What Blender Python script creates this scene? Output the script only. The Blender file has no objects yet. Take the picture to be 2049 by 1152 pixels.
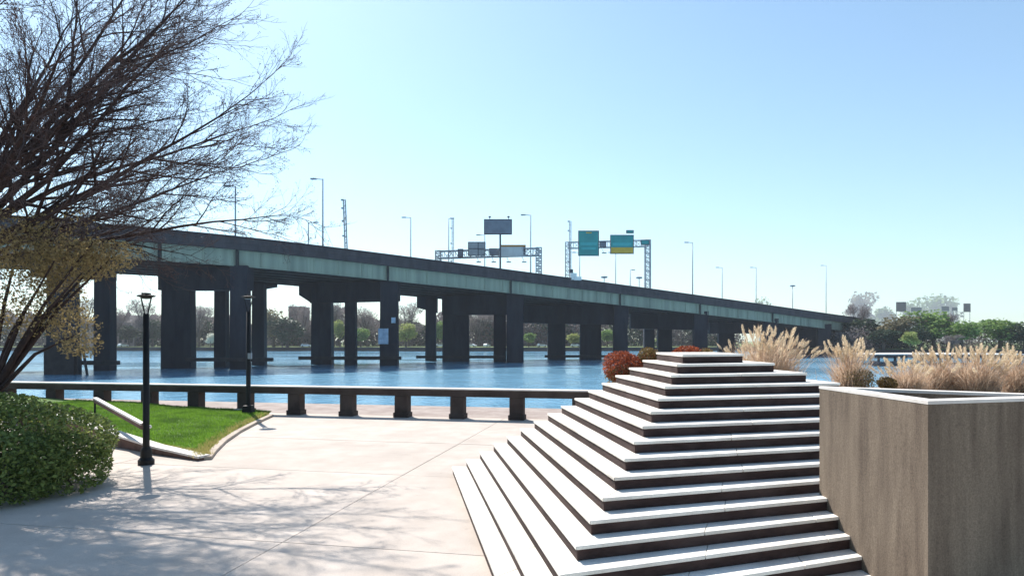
import bpy, bmesh, math, random
import numpy as np
from mathutils import Vector, Matrix, Quaternion

R = math.radians
scene = bpy.context.scene
COL = scene.collection
random.seed(7)

# ------------------------------------------------------------------ camera
H_CAM = 2.84            # eye height over the promenade (promenade = z 0)
F = 1300.0              # focal length in pixels of a 2049 px wide picture
HZ = 682.0              # horizon row in that picture
cam_d = bpy.data.cameras.new('camera')
cam = bpy.data.objects.new('camera', cam_d)
COL.objects.link(cam)
cam.location = (0, 0, H_CAM)
cam.rotation_euler = (R(90), 0, 0)
cam_d.sensor_width = 36.0
cam_d.lens = 36.0 * F / 2049.0
cam_d.shift_y = (HZ - 576.0) / 2049.0
cam_d.clip_start = 0.1
cam_d.clip_end = 20000
scene.camera = cam

# ------------------------------------------------------------------ sky, sun, exposure
SUN_EL, SUN_AZ = 47.0, -30.0        # azimuth measured from +Y towards +X
world = bpy.data.worlds.new('World')
scene.world = world
world.use_nodes = True
wn, wl = world.node_tree.nodes, world.node_tree.links
wn.clear()
sky = wn.new('ShaderNodeTexSky')
sky.sky_type = 'NISHITA'
sky.sun_disc = False
sky.sun_elevation = R(SUN_EL)
sky.sun_rotation = R(SUN_AZ)
sky.air_density = 1.0
sky.dust_density = 0.5
sky.ozone_density = 0.25
bg = wn.new('ShaderNodeBackground')
bg.inputs['Strength'].default_value = 0.102
wo = wn.new('ShaderNodeOutputWorld')
tint = wn.new('ShaderNodeMix'); tint.data_type = 'RGBA'; tint.blend_type = 'MULTIPLY'   # clear spring air, a little more cyan
tint.inputs['Factor'].default_value = 1.0
tint.inputs[7].default_value = (.88, 1.075, 1.11, 1)
wl.new(sky.outputs[0], tint.inputs[6])
wl.new(tint.outputs[2], bg.inputs['Color'])
wl.new(bg.outputs[0], wo.inputs['Surface'])

sun_d = bpy.data.lights.new('sun', 'SUN')
sun_d.energy = 5.0
sun_d.angle = R(0.5)
sun_d.color = (1.0, 0.955, 0.89)
sun = bpy.data.objects.new('sun', sun_d)
COL.objects.link(sun)
sdir = Vector((math.sin(R(SUN_AZ)) * math.cos(R(SUN_EL)), math.cos(R(SUN_AZ)) * math.cos(R(SUN_EL)), math.sin(R(SUN_EL))))
sun.rotation_euler = (-sdir).to_track_quat('-Z', 'Y').to_euler()
sun.location = sdir * 60

vs = scene.view_settings
vs.view_transform = 'Standard'
vs.look = 'None'
vs.exposure = 0.74
vs.gamma = 1.0
vs.use_curve_mapping = False
scene.cycles.use_denoising = True
scene.cycles.max_bounces = 6
scene.cycles.transparent_max_bounces = 8
scene.cycles.volume_bounces = 0

# ------------------------------------------------------------------ small helpers
def at(px, py, Y):
    """world point at distance Y along the view that shows at (px, py)"""
    return Vector(((px - 1024.5) * Y / F, Y, H_CAM - (py - HZ) * Y / F))

def gnd(px, py, z=0.0):
    Y = (H_CAM - z) * F / (py - HZ)
    return Vector(((px - 1024.5) * Y / F, Y, z))

def zat(py, Y):
    return H_CAM - (py - HZ) * Y / F

class MB:
    def __init__(s):
        s.v, s.f, s.m = [], [], []
    def add(s, verts, faces, mi=0):
        o = len(s.v)
        s.v.extend([tuple(p) for p in verts])
        for f in faces:
            s.f.append([i + o for i in f]); s.m.append(mi)
    def hexa(s, p, mi=0):   # p: 4 bottom (ccw from above) + 4 top
        s.add(p, [(3, 2, 1, 0), (4, 5, 6, 7), (0, 1, 5, 4), (1, 2, 6, 5), (2, 3, 7, 6), (3, 0, 4, 7)], mi)
    def box(s, c, size, rz=0, mi=0, taper=1.0):
        cx, cy, cz = c; sx, sy, sz = [d / 2 for d in size]
        ca, sa = math.cos(rz), math.sin(rz)
        p = []
        for z, k in ((-sz, 1.0), (sz, taper)):
            for x, y in ((-sx, -sy), (sx, -sy), (sx, sy), (-sx, sy)):
                x, y = x * k, y * k
                p.append((cx + x * ca - y * sa, cy + x * sa + y * ca, cz + z))
        s.hexa(p, mi)
    def prism(s, poly, z0, z1, mi=0):
        n = len(poly)
        v = [(p[0], p[1], z0) for p in poly] + [(p[0], p[1], z1) for p in poly]
        f = [tuple(range(n - 1, -1, -1)), tuple(range(n, 2 * n))]
        f += [(i, (i + 1) % n, n + (i + 1) % n, n + i) for i in range(n)]
        s.add(v, f, mi)
    def beam(s, a, b, w, h, mi=0):     # square bar from a to b
        a, b = Vector(a), Vector(b)
        d = (b - a).normalized()
        up = Vector((0, 0, 1)) if abs(d.z) < .95 else Vector((1, 0, 0))
        x = d.cross(up).normalized() * (w / 2)
        y = x.cross(d).normalized() * (h / 2)
        p = [a - x - y, a + x - y, b + x - y, b - x - y, a - x + y, a + x + y, b + x + y, b - x + y]
        s.hexa(p, mi)
    def tube(s, pts, rad, n=6, mi=0, caps=True):
        pts = [Vector(p) for p in pts]
        if not hasattr(rad, '__len__'):
            rad = [rad] * len(pts)
        o = len(s.v)
        ref = Vector((0.3, 0.7, 0.2)).normalized()
        for i, p in enumerate(pts):
            d = (pts[min(i + 1, len(pts) - 1)] - pts[max(i - 1, 0)]).normalized()
            r0 = ref if abs(d.dot(ref)) < .9 else Vector((1, 0, 0))
            u = d.cross(r0).normalized(); w = d.cross(u)
            for k in range(n):
                a = 2 * math.pi * k / n
                s.v.append(tuple(p + (u * math.cos(a) + w * math.sin(a)) * rad[i]))
        for i in range(len(pts) - 1):
            for k in range(n):
                k2 = (k + 1) % n
                s.f.append([o + i * n + k, o + i * n + k2, o + (i + 1) * n + k2, o + (i + 1) * n + k]); s.m.append(mi)
        if caps:
            s.f.append([o + k for k in range(n - 1, -1, -1)]); s.m.append(mi)
            e = o + (len(pts) - 1) * n
            s.f.append([e + k for k in range(n)]); s.m.append(mi)
    def lathe(s, c, prof, n=16, mi=0):
        o = len(s.v)
        for r, z in prof:
            for k in range(n):
                a = 2 * math.pi * k / n
                s.v.append((c[0] + r * math.cos(a), c[1] + r * math.sin(a), c[2] + z))
        for i in range(len(prof) - 1):
            for k in range(n):
                k2 = (k + 1) % n
                s.f.append([o + i * n + k, o + i * n + k2, o + (i + 1) * n + k2, o + (i + 1) * n + k]); s.m.append(mi)
        s.f.append([o + k for k in range(n - 1, -1, -1)]); s.m.append(mi)
        e = o + (len(prof) - 1) * n
        s.f.append([e + k for k in range(n)]); s.m.append(mi)
    def leaf(s, p, size, rng, asp=0.55, up=None, mi=0):
        d = Vector((rng.gauss(0, 1), rng.gauss(0, 1), rng.gauss(0, 1)))
        if up is not None:
            d = d + Vector(up)
        d.normalize()
        t = Vector((rng.gauss(0, 1), rng.gauss(0, 1), rng.gauss(0, 1))).cross(d)
        if t.length < 1e-4:
            t = Vector((1, 0, 0)).cross(d)
        t.normalize(); b = d.cross(t)
        p = Vector(p); h = size / 2; w = h * asp
        s.add([p - t * h, p - b * w + d * w * .25, p + t * h, p + b * w + d * w * .25], [(0, 1, 2, 3)], mi)
    def mesh(s, name):
        me = bpy.data.meshes.new(name)
        me.from_pydata(s.v, [], s.f)
        if any(s.m):
            me.polygons.foreach_set('material_index', s.m)
        me.update()
        return me
    def build(s, name, mats, parent=None, smooth=False, bevel=0.0):
        me = s.mesh(name)
        for m in (mats if isinstance(mats, (list, tuple)) else [mats]):
            me.materials.append(m)
        return link(name, me, parent, smooth, bevel)

def link(name, me, parent=None, smooth=False, bevel=0.0):
    o = bpy.data.objects.new(name, me)
    COL.objects.link(o)
    if smooth:
        me.polygons.foreach_set('use_smooth', [True] * len(me.polygons))
    if parent is not None:
        o.parent = parent
        if parent.parent is None:
            o.matrix_parent_inverse = Matrix.Translation(parent.location).inverted()
    if bevel:
        b = o.modifiers.new('bevel', 'BEVEL'); b.width = bevel; b.segments = 2; b.limit_method = 'ANGLE'
    return o

def empty(name, loc=(0, 0, 0)):
    o = bpy.data.objects.new(name, None)
    o.location = loc
    o.empty_display_size = .3
    COL.objects.link(o)
    return o

def tag(o, label, cat, group=None):
    o['label'] = label; o['category'] = cat
    if group:
        o['group'] = group
    return o

def struct(o):
    o['kind'] = 'structure'; return o

def stuff(o, label=None, cat=None):
    o['kind'] = 'stuff'
    if label:
        o['label'] = label; o['category'] = cat
    return o

# ------------------------------------------------------------------ materials
def mat(name, c1, c2=None, scale=3.0, rough=.8, bump=0.0, bscale=40.0, stretch=(1, 1, 1), spec=.3, metal=0.0,
        c3=None, scale3=.6, amount3=.5, contrast=(.35, .65), vary=0.0, grain=0.0):
    m = bpy.data.materials.new(name); m.use_nodes = True
    n, l = m.node_tree.nodes, m.node_tree.links
    b = n['Principled BSDF']
    b.inputs['Roughness'].default_value = rough
    b.inputs['Specular IOR Level'].default_value = spec
    b.inputs['Metallic'].default_value = metal
    tc = n.new('ShaderNodeTexCoord')
    mp = n.new('ShaderNodeMapping'); mp.inputs['Scale'].default_value = stretch
    l.new(tc.outputs['Object'], mp.inputs['Vector'])
    if c2 is None:
        c2 = tuple(x * .8 for x in c1)
    nz = n.new('ShaderNodeTexNoise'); nz.inputs['Scale'].default_value = scale; nz.inputs['Detail'].default_value = 6; nz.inputs['Roughness'].default_value = .62
    l.new(mp.outputs[0], nz.inputs['Vector'])
    rp = n.new('ShaderNodeValToRGB')
    rp.color_ramp.elements[0].position, rp.color_ramp.elements[1].position = contrast
    rp.color_ramp.elements[0].color = (*c2, 1); rp.color_ramp.elements[1].color = (*c1, 1)
    l.new(nz.outputs[0], rp.inputs[0])
    out = rp.outputs[0]
    if c3 is not None:
        n3 = n.new('ShaderNodeTexNoise'); n3.inputs['Scale'].default_value = scale3; n3.inputs['Detail'].default_value = 4
        l.new(mp.outputs[0], n3.inputs['Vector'])
        r3 = n.new('ShaderNodeValToRGB')
        r3.color_ramp.elements[0].position, r3.color_ramp.elements[1].position = .45, .7
        r3.color_ramp.elements[0].color = (0, 0, 0, 1); r3.color_ramp.elements[1].color = (amount3,) * 3 + (1,)
        l.new(n3.outputs[0], r3.inputs[0])
        mx = n.new('ShaderNodeMix'); mx.data_type = 'RGBA'
        l.new(r3.outputs[0], mx.inputs['Factor'])
        l.new(out, mx.inputs[6]); mx.inputs[7].default_value = (*c3, 1)
        out = mx.outputs[2]
    if grain:                                  # sand grain, pores and small dark spots
        ng = n.new('ShaderNodeTexNoise'); ng.inputs['Scale'].default_value = 55; ng.inputs['Detail'].default_value = 3
        l.new(tc.outputs['Object'], ng.inputs['Vector'])
        vg = n.new('ShaderNodeTexVoronoi'); vg.inputs['Scale'].default_value = 3.2
        l.new(tc.outputs['Object'], vg.inputs['Vector'])
        m1 = n.new('ShaderNodeMapRange'); m1.inputs['From Min'].default_value = .3; m1.inputs['From Max'].default_value = .7
        m1.inputs['To Min'].default_value = 1 - grain; m1.inputs['To Max'].default_value = 1 + grain * .5
        l.new(ng.outputs[0], m1.inputs['Value'])
        m2 = n.new('ShaderNodeMapRange'); m2.inputs['From Min'].default_value = .03; m2.inputs['From Max'].default_value = .09
        m2.inputs['To Min'].default_value = 1 - grain * 1.6; m2.inputs['To Max'].default_value = 1
        l.new(vg.outputs['Distance'], m2.inputs['Value'])
        mm = n.new('ShaderNodeMath'); mm.operation = 'MULTIPLY'; l.new(m1.outputs[0], mm.inputs[0]); l.new(m2.outputs[0], mm.inputs[1])
        hg = n.new('ShaderNodeHueSaturation'); l.new(mm.outputs[0], hg.inputs['Value']); l.new(out, hg.inputs['Color'])
        out = hg.outputs[0]
    if vary:                                   # each cast piece came out a little lighter or darker
        oi = n.new('ShaderNodeObjectInfo')
        mr = n.new('ShaderNodeMapRange'); mr.inputs['To Min'].default_value = 1 - vary; mr.inputs['To Max'].default_value = 1 + vary * .4
        l.new(oi.outputs['Random'], mr.inputs['Value'])
        hs = n.new('ShaderNodeHueSaturation'); l.new(mr.outputs[0], hs.inputs['Value']); l.new(out, hs.inputs['Color'])
        out = hs.outputs[0]
    l.new(out, b.inputs['Base Color'])
    if bump:
        nb = n.new('ShaderNodeTexNoise'); nb.inputs['Scale'].default_value = bscale; nb.inputs['Detail'].default_value = 5
        l.new(mp.outputs[0], nb.inputs['Vector'])
        bp = n.new('ShaderNodeBump'); bp.inputs['Strength'].default_value = bump; bp.inputs['Distance'].default_value = .02
        l.new(nb.outputs[0], bp.inputs['Height'])
        l.new(bp.outputs[0], b.inputs['Normal'])
    return m

def leafmat(name, c1, c2, trans=.35, rough=.55, patch=None, pscale=.8):
    m = bpy.data.materials.new(name); m.use_nodes = True
    n, l = m.node_tree.nodes, m.node_tree.links
    b = n['Principled BSDF']; b.inputs['Roughness'].default_value = rough; b.inputs['Specular IOR Level'].default_value = .25
    g = n.new('ShaderNodeNewGeometry')
    rp = n.new('ShaderNodeValToRGB')
    rp.color_ramp.elements[0].color = (*c2, 1); rp.color_ramp.elements[1].color = (*c1, 1)
    l.new(g.outputs['Random Per Island'], rp.inputs[0])
    col = rp.outputs[0]
    if patch:
        tc = n.new('ShaderNodeTexCoord')
        nz = n.new('ShaderNodeTexNoise'); nz.inputs['Scale'].default_value = pscale; nz.inputs['Detail'].default_value = 6
        l.new(tc.outputs['Object'], nz.inputs['Vector'])
        mr = n.new('ShaderNodeMapRange'); mr.inputs['From Min'].default_value = .45; mr.inputs['From Max'].default_value = .66
        l.new(nz.outputs[0], mr.inputs['Value'])
        mx2 = n.new('ShaderNodeMix'); mx2.data_type = 'RGBA'
        l.new(mr.outputs[0], mx2.inputs['Factor']); l.new(col, mx2.inputs[6]); mx2.inputs[7].default_value = (*patch, 1)
        col = mx2.outputs[2]
    l.new(col, b.inputs['Base Color'])
    t = n.new('ShaderNodeBsdfTranslucent'); l.new(col, t.inputs['Color'])
    mx = n.new('ShaderNodeMixShader'); mx.inputs[0].default_value = trans
    l.new(b.outputs[0], mx.inputs[1]); l.new(t.outputs[0], mx.inputs[2])
    l.new(mx.outputs[0], n['Material Output'].inputs['Surface'])
    return m

M = {}
M['pave'] = mat('pale_concrete_paving', (.55, .475, .415), (.47, .40, .345), 1.6, .85, .2, 60, c3=(.38, .32, .275), scale3=.5, amount3=.5, vary=.08, grain=.14)
M['joint'] = mat('joint_and_low_bounce_bedding', (.13, .105, .085), rough=.95)  # kept dark so bare bedding behind the viewer bounces less light
M['ledge'] = mat('bulkhead_concrete', (.40, .33, .29), (.28, .22, .19), 1.5, .9, .2, 30, c3=(.2, .14, .12), scale3=.7, grain=.15)
M['tread'] = mat('white_concrete_tread', (.88, .84, .77), (.78, .73, .66), 2.2, .8, .12, 70, c3=(.52, .45, .38), scale3=1.3, amount3=.5, vary=.08, grain=.10)
M['riser'] = mat('shade_dark_riser', (.055, .030, .026), (.030, .016, .014), 5.0, .9, .3, 25, stretch=(1, 1, 2.5), c3=(.10, .065, .058), scale3=1.4, amount3=.6)  # near-black brown puts the shade on the risers into their colour
M['rail'] = mat('shade_dark_rail_concrete', (.060, .042, .036), (.034, .025, .022), 2.5, .9, .25, 35, c3=(.10, .075, .065), scale3=.9)  # dark brown carries the shade of the rail faces in the colour
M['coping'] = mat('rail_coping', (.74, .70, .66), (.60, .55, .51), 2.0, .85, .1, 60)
M['planter'] = mat('stained_planter_concrete', (.245, .19, .14), (.165, .125, .092), 2.6, .92, .25, 60, stretch=(2.2, 2.2, .30), c3=(.085, .06, .045), scale3=1.9, amount3=.75, grain=.28)
M['plantercap'] = mat('planter_rim_concrete', (.74, .70, .65), (.62, .57, .52), 3.0, .85, .12, 60)
M['soil'] = mat('dry_soil', (.26, .19, .14), (.14, .10, .07), 9, .95, .6, 25)
M['fascia'] = mat('pale_green_girder_paint', (.34, .375, .295), (.24, .27, .215), 1.1, .65, .05, 5, stretch=(1.6, 1.6, .10), c3=(.11, .135, .12), scale3=.55, amount3=.6, spec=.4)
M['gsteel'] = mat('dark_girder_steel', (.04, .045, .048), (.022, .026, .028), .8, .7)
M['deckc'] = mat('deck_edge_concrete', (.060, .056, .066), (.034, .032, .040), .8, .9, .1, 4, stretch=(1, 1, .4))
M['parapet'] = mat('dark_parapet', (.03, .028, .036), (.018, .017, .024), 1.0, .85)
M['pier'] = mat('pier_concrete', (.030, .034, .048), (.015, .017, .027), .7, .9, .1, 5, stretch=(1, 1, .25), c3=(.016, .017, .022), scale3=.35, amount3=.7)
M['fender'] = mat('tarred_timber', (.035, .032, .035), (.02, .018, .02), 1.2, .85)
M['asphalt'] = mat('bridge_asphalt', (.06, .06, .06), (.045, .045, .045), 1, .9)
M['galv'] = mat('galvanised_steel', (.30, .34, .39), (.22, .25, .30), 1, .5, metal=.3)
M['navy'] = mat('dark_sign_edge', (.055, .065, .09), (.04, .045, .06), 1, .6)
M['signgrey'] = mat('sign_back_aluminium', (.34, .38, .42), (.27, .30, .34), .9, .5, metal=.2)
M['signslate'] = mat('slate_board_back', (.17, .19, .235), (.13, .145, .185), .9, .55)
M['signgreen'] = mat('highway_sign_green', (.015, .30, .30), (.012, .24, .25), .5, .45)
M['signband'] = mat('highway_sign_legend', (.03, .40, .43), (.02, .33, .36), .8, .45)
M['signyellow'] = mat('highway_sign_yellow', (.62, .40, .05), (.52, .33, .04), .8, .5)
M['signpale'] = mat('sign_back_pale', (.52, .54, .56), (.43, .45, .48), .7, .5)
M['signrust'] = mat('orange_sign_edge', (.42, .20, .05), (.30, .13, .03), 1.2, .6)
M['notice'] = mat('pale_blue_notice', (.45, .55, .68), (.25, .33, .45), 1.3, .6)
M['black'] = mat('black_painted_metal', (.014, .013, .014), (.010, .010, .010), 3, .6, spec=.25)
M['lens'] = mat('lamp_lens', (.10, .09, .09), rough=.3)
M['barkmain'] = mat('dark_red_brown_bark', (.060, .034, .030), (.028, .018, .018), 6, .9)
M['barktwig'] = mat('mauve_brown_twig_bark', (.115, .078, .074), (.06, .042, .042), 2, .9)
M['bark'] = mat('grey_brown_bark', (.12, .09, .07), (.06, .045, .038), 4, .9)
M['twig'] = leafmat('grey_purple_twigs', (.25, .21, .205), (.15, .13, .13), .42, .8)
M['evergreen'] = leafmat('dark_evergreen_leaves', (.055, .085, .040), (.02, .038, .022), .25)
M['spring'] = leafmat('spring_green_leaves', (.25, .36, .095), (.10, .18, .05), .42)
M['lime'] = leafmat('yellow_green_leaves', (.40, .42, .13), (.22, .26, .07), .4)
M['tan'] = leafmat('tan_budding_leaves', (.26, .22, .12), (.14, .125, .075), .35)
M['blossom'] = leafmat('white_blossom', (.80, .78, .66), (.6, .6, .48), .3)
M['bush'] = leafmat('glossy_bush_leaves', (.31, .36, .10), (.09, .125, .035), .42, .45)
M['barberry'] = leafmat('red_barberry_leaves', (.46, .115, .045), (.17, .045, .028), .4)
M['barberry2'] = leafmat('olive_barberry_leaves', (.30, .20, .07), (.12, .08, .035), .35)
M['strawblade'] = leafmat('dry_grass_blades', (.78, .61, .46), (.56, .41, .29), .5, .7)
M['plume'] = leafmat('cream_grass_plume', (.88, .77, .60), (.72, .59, .42), .5, .8)
M['olive'] = leafmat('olive_tan_leaves', (.44, .33, .15), (.20, .15, .075), .5)
M['lawnblade'] = leafmat('lawn_blades', (.21, .36, .045), (.12, .24, .025), .5, .6, patch=(.09, .17, .03), pscale=1.1)
M['strawtuft'] = leafmat('straw_edge_blades', (.50, .42, .16), (.32, .28, .09), .4, .7)
M['lawn'] = mat('lawn_soil', (.10, .17, .03), (.06, .11, .02), 2.5, .95)
M['farlawn'] = mat('far_lawn', (.22, .27, .10), (.13, .18, .06), .06, .95)
M['bank'] = mat('dark_seawall', (.05, .048, .05), (.03, .03, .033), .3, .9)
M['whitepaint'] = mat('white_paint', (.80, .80, .78), (.72, .72, .70), 2, .5)
M['carpaint'] = mat('white_car_paint', (.78, .78, .78), (.74, .74, .74), 1, .25, spec=.5)
M['glass'] = mat('dark_glass', (.03, .035, .045), (.025, .03, .04), 1, .1, spec=.5)
M['rubber'] = mat('tyre_rubber', (.02, .02, .02), (.015, .015, .015), 1, .9)
M['brick'] = mat('red_brown_brick', (.20, .115, .10), (.15, .085, .08), .3, .9)
M['pinkwall'] = mat('pink_stucco', (.46, .36, .35), (.40, .31, .31), .3, .85)
M['roof'] = mat('slate_roof', (.055, .055, .065), (.04, .04, .05), .5, .8)
M['dockgrey'] = mat('dock_hull', (.075, .07, .085), (.045, .042, .05), .5, .8)
M['docktop'] = mat('bleached_dock_planks', (.74, .72, .70), (.62, .60, .58), .8, .8)
M['handrail'] = mat('pale_timber_handrail', (.70, .66, .62), (.58, .53, .49), 3, .7)
M['kerb'] = mat('tan_kerb', (.50, .42, .34), (.38, .31, .25), 2.5, .9, .2, 40)
M['lowwall'] = mat('brown_low_wall', (.17, .095, .075), (.10, .06, .05), 3.5, .9, .25, 30)

# water
def water_mat():
    m = bpy.data.materials.new('river_water'); m.use_nodes = True
    n, l = m.node_tree.nodes, m.node_tree.links
    b = n['Principled BSDF']
    b.inputs['Base Color'].default_value = (.21, .45, .64, 1)
    b.inputs['Roughness'].default_value = .08
    b.inputs['IOR'].default_value = 1.333
    tc = n.new('ShaderNodeTexCoord')
    hs = []
    for sc, st, w in ((.55, (1, .55, 1), 1.0), (2.6, (1, .7, 1), .55), (.12, (.6, 1, 1), 1.2)):
        mp = n.new('ShaderNodeMapping'); mp.inputs['Scale'].default_value = st
        l.new(tc.outputs['Object'], mp.inputs['Vector'])
        nz = n.new('ShaderNodeTexNoise'); nz.inputs['Scale'].default_value = sc; nz.inputs['Detail'].default_value = 4
        l.new(mp.outputs[0], nz.inputs['Vector'])
        mu = n.new('ShaderNodeMath'); mu.operation = 'MULTIPLY'; mu.inputs[1].default_value = w
        l.new(nz.outputs[0], mu.inputs[0]); hs.append(mu.outputs[0])
    a = n.new('ShaderNodeMath'); l.new(hs[0], a.inputs[0]); l.new(hs[1], a.inputs[1])
    a2 = n.new('ShaderNodeMath'); l.new(a.outputs[0], a2.inputs[0]); l.new(hs[2], a2.inputs[1])
    # wind patches: ruffled and calmer water
    mp = n.new('ShaderNodeMapping'); mp.inputs['Scale'].default_value = (.012, .05, 1)
    l.new(tc.outputs['Object'], mp.inputs['Vector'])
    wz = n.new('ShaderNodeTexNoise'); wz.inputs['Scale'].default_value = 1.0; wz.inputs['Detail'].default_value = 5
    l.new(mp.outputs[0], wz.inputs['Vector'])
    mr = n.new('ShaderNodeMapRange'); mr.inputs['From Min'].default_value = .38; mr.inputs['From Max'].default_value = .62
    mr.inputs['To Min'].default_value = .06; mr.inputs['To Max'].default_value = .75
    l.new(wz.outputs[0], mr.inputs['Value'])
    bp = n.new('ShaderNodeBump'); bp.inputs['Distance'].default_value = .30
    l.new(mr.outputs[0], bp.inputs['Strength'])
    l.new(a2.outputs[0], bp.inputs['Height']); l.new(bp.outputs[0], b.inputs['Normal'])
    return m
M['water'] = water_mat()

# ------------------------------------------------------------------ the setting
ZW = -1.70
mb = MB()
mb.add([(-7000, -400, ZW), (7000, -400, ZW), (7000, 9000, ZW), (-7000, 9000, ZW)], [(0, 1, 2, 3)])
struct(mb.build('water', M['water']))

# railing line on the promenade: from A along D
RA, RD = Vector((-19.2, 27.4, 0)), Vector((21.8, -4.4, 0)).normalized()
RN = Vector((-RD.y, RD.x, 0))            # towards the river
def rail_y(x):
    return 27.4 - .2018 * (x + 19.2)

# promenade: bedding sheet, with cast slabs above it as parts
XL, XR = -75, 75
mb = MB()
mb.prism([(XL, -40), (XR, -40), (XR, rail_y(XR) + .35), (XL, rail_y(XL) + .35)], -3.2, -.012)
prom = struct(mb.build('promenade', M['joint']))
U, V = RD, -RN       # slab grid: along the railing, towards the viewer
org = RA + RN * .30
anchor = gnd(935, 878)
du = (anchor - org).dot(U)
rows = [0, 6.05, 10.3, 15.0, 20.0, 24.0]  # slabs stop here; unseen dark bedding beyond stays bare to cut bounce light
cols = [du + d for d in (-47, -38, -29.5, -21.5, -14, -7.0, 0, 6.5, 13, 20, 28, 37, 47)]
g = .009
for i in range(len(cols) - 1):
    for j in range(len(rows) - 1):
        u0, u1, v0, v1 = cols[i] + g, cols[i + 1] - g, rows[j] + (g if j else 0), rows[j + 1] - g
        if j == 0 and i % 2 == 0 and i + 2 < len(cols):      # the strip by the rail is cast in longer bays
            u1 = cols[i + 2] - g
        elif j == 0:
            if i % 2 == 1: continue
        q = [org + U * a + V * b for a, b in ((u0, v1), (u1, v1), (u1, v0), (u0, v0))]
        dz = random.uniform(-.003, .003)
        s = MB(); s.prism([(p.x, p.y) for p in q], -.011, .0 + dz)
        s.build('paving_slab', M['pave'], prom)

# bulkhead ledge beyond the railing
mb = MB()
a, b = Vector((XL, rail_y(XL), 0)), Vector((XR, rail_y(XR), 0))
q = [a + RN * .36, b + RN * .36, b + RN * 4.6, a + RN * 4.6]
mb.prism([(p.x, p.y) for p in q], -3.5, -.05)
struct(mb.build('bulkhead_ledge', M['ledge']))

# far shore and right bank
def terrain(name, poly, z0, z1, m):
    t = MB(); t.prism(poly, z0, z1)
    return struct(t.build(name, m))
terrain('far_shore', [(-900, 292), (-95, 300), (-30, 286), (70, 296), (160, 330), (160, 2850), (-900, 2850)], -3, .1, M['farlawn'])
terrain('right_bank', [(96, 214), (118, 190), (190, 176), (2500, 165), (2500, 2850), (160.5, 2850), (160.5, 330), (110, 262)], -3, .6, M['farlawn'])
terrain('far_seawall', [(-899, 290.9), (-95, 298.9), (-30, 284.9), (70, 294.9), (158, 328), (158, 328.9), (70, 295.9), (-30, 285.9), (-95, 299.9), (-899, 291.9)], -3, .05, M['bank'])
terrain('bank_seawall', [(95, 213.5), (117.5, 189), (189.5, 175), (899, 164), (899, 164.9), (190, 175.9), (118, 189.9), (95.9, 213.9)], -3, .4, M['bank'])

# ------------------------------------------------------------------ stepped pyramid
def inset(poly, d):
    out = []
    n = len(poly)
    for i in range(n):
        p0, p1, p2 = poly[i - 1], poly[i], poly[(i + 1) % n]
        e1, e2 = (p1 - p0).normalized(), (p2 - p1).normalized()
        n1, n2 = Vector((-e1.y, e1.x)), Vector((-e2.y, e2.x))
        k = d / max(.15, 1 + n1.dot(n2))
        out.append(p1 + (n1 + n2) * k)
    return out
H_TOP, RISE = 2.60, .1625
pyr = empty('stepped_pyramid', (3.6, 12.0, 0))
tag(pyr, 'stepped pyramid of shade-darkened brown risers and white concrete treads beside the concrete planter', 'steps')
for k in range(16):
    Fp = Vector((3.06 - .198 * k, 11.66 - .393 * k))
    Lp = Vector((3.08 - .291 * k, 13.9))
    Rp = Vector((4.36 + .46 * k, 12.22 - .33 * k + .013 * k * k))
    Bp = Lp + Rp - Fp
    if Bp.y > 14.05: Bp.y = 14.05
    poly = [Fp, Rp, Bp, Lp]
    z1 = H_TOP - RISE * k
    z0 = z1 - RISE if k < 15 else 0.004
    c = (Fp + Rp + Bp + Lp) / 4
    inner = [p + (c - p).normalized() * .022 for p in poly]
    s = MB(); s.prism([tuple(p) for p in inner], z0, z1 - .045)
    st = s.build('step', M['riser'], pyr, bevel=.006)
    if k == 0:
        pieces = [poly]
    else:                      # a border of cast slabs round the step above
        ins = inset(poly, .56 if k > 1 else .5)
        pieces = []
        for e in range(4):
            a0, a1, b0, b1 = poly[e], poly[(e + 1) % 4], ins[e], ins[(e + 1) % 4]
            ne = max(1, round((a1 - a0).length / 1.7)) if e in (0, 3) else 1
            for q in range(ne):
                t0, t1 = q / ne, (q + 1) / ne
                d = (a1 - a0).normalized() * .003
                pieces.append([a0.lerp(a1, t0) + d, a0.lerp(a1, t1) - d, b0.lerp(b1, t1) - d, b0.lerp(b1, t0) + d])
    for pc in pieces:
        s = MB(); s.prism([tuple(p) for p in pc], z1 - .045, z1 - .0005 - random.uniform(0, .003))
        s.build('tread_slab', M['tread'], st, bevel=.007)

# ------------------------------------------------------------------ triangular planter
pl = empty('concrete_planter', (4.9, 7.3, 0))
tag(pl, 'tall stained concrete planter with pale rim beside the stepped pyramid', 'planter')
A, B, C = Vector((4.07, 8.6)), Vector((4.13, 6.45)), Vector((6.35, 7.06))
ZP = 2.245
outer = [A, B, C]          # ccw
inner = inset(outer, .17)
s = MB()
for i in range(3):
    j = (i + 1) % 3
    p = [(outer[i].x, outer[i].y), (outer[j].x, outer[j].y), (inner[j].x, inner[j].y), (inner[i].x, inner[i].y)]
    s = MB(); s.prism(p, 0.003, ZP - .035); s.build('wall', M['planter'], pl)
ro, ri = inset(outer, -.004), inset(outer, .185)
for i in range(3):
    j = (i + 1) % 3
    s = MB(); s.prism([tuple(ro[i]), tuple(ro[j]), tuple(ri[j]), tuple(ri[i])], ZP - .034, ZP)
    s.build('rim', M['plantercap'], pl)
s = MB(); s.prism([tuple(p) for p in inset(outer, .171)], 1.2, ZP - .40); s.build('soil', M['soil'], pl)

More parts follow.
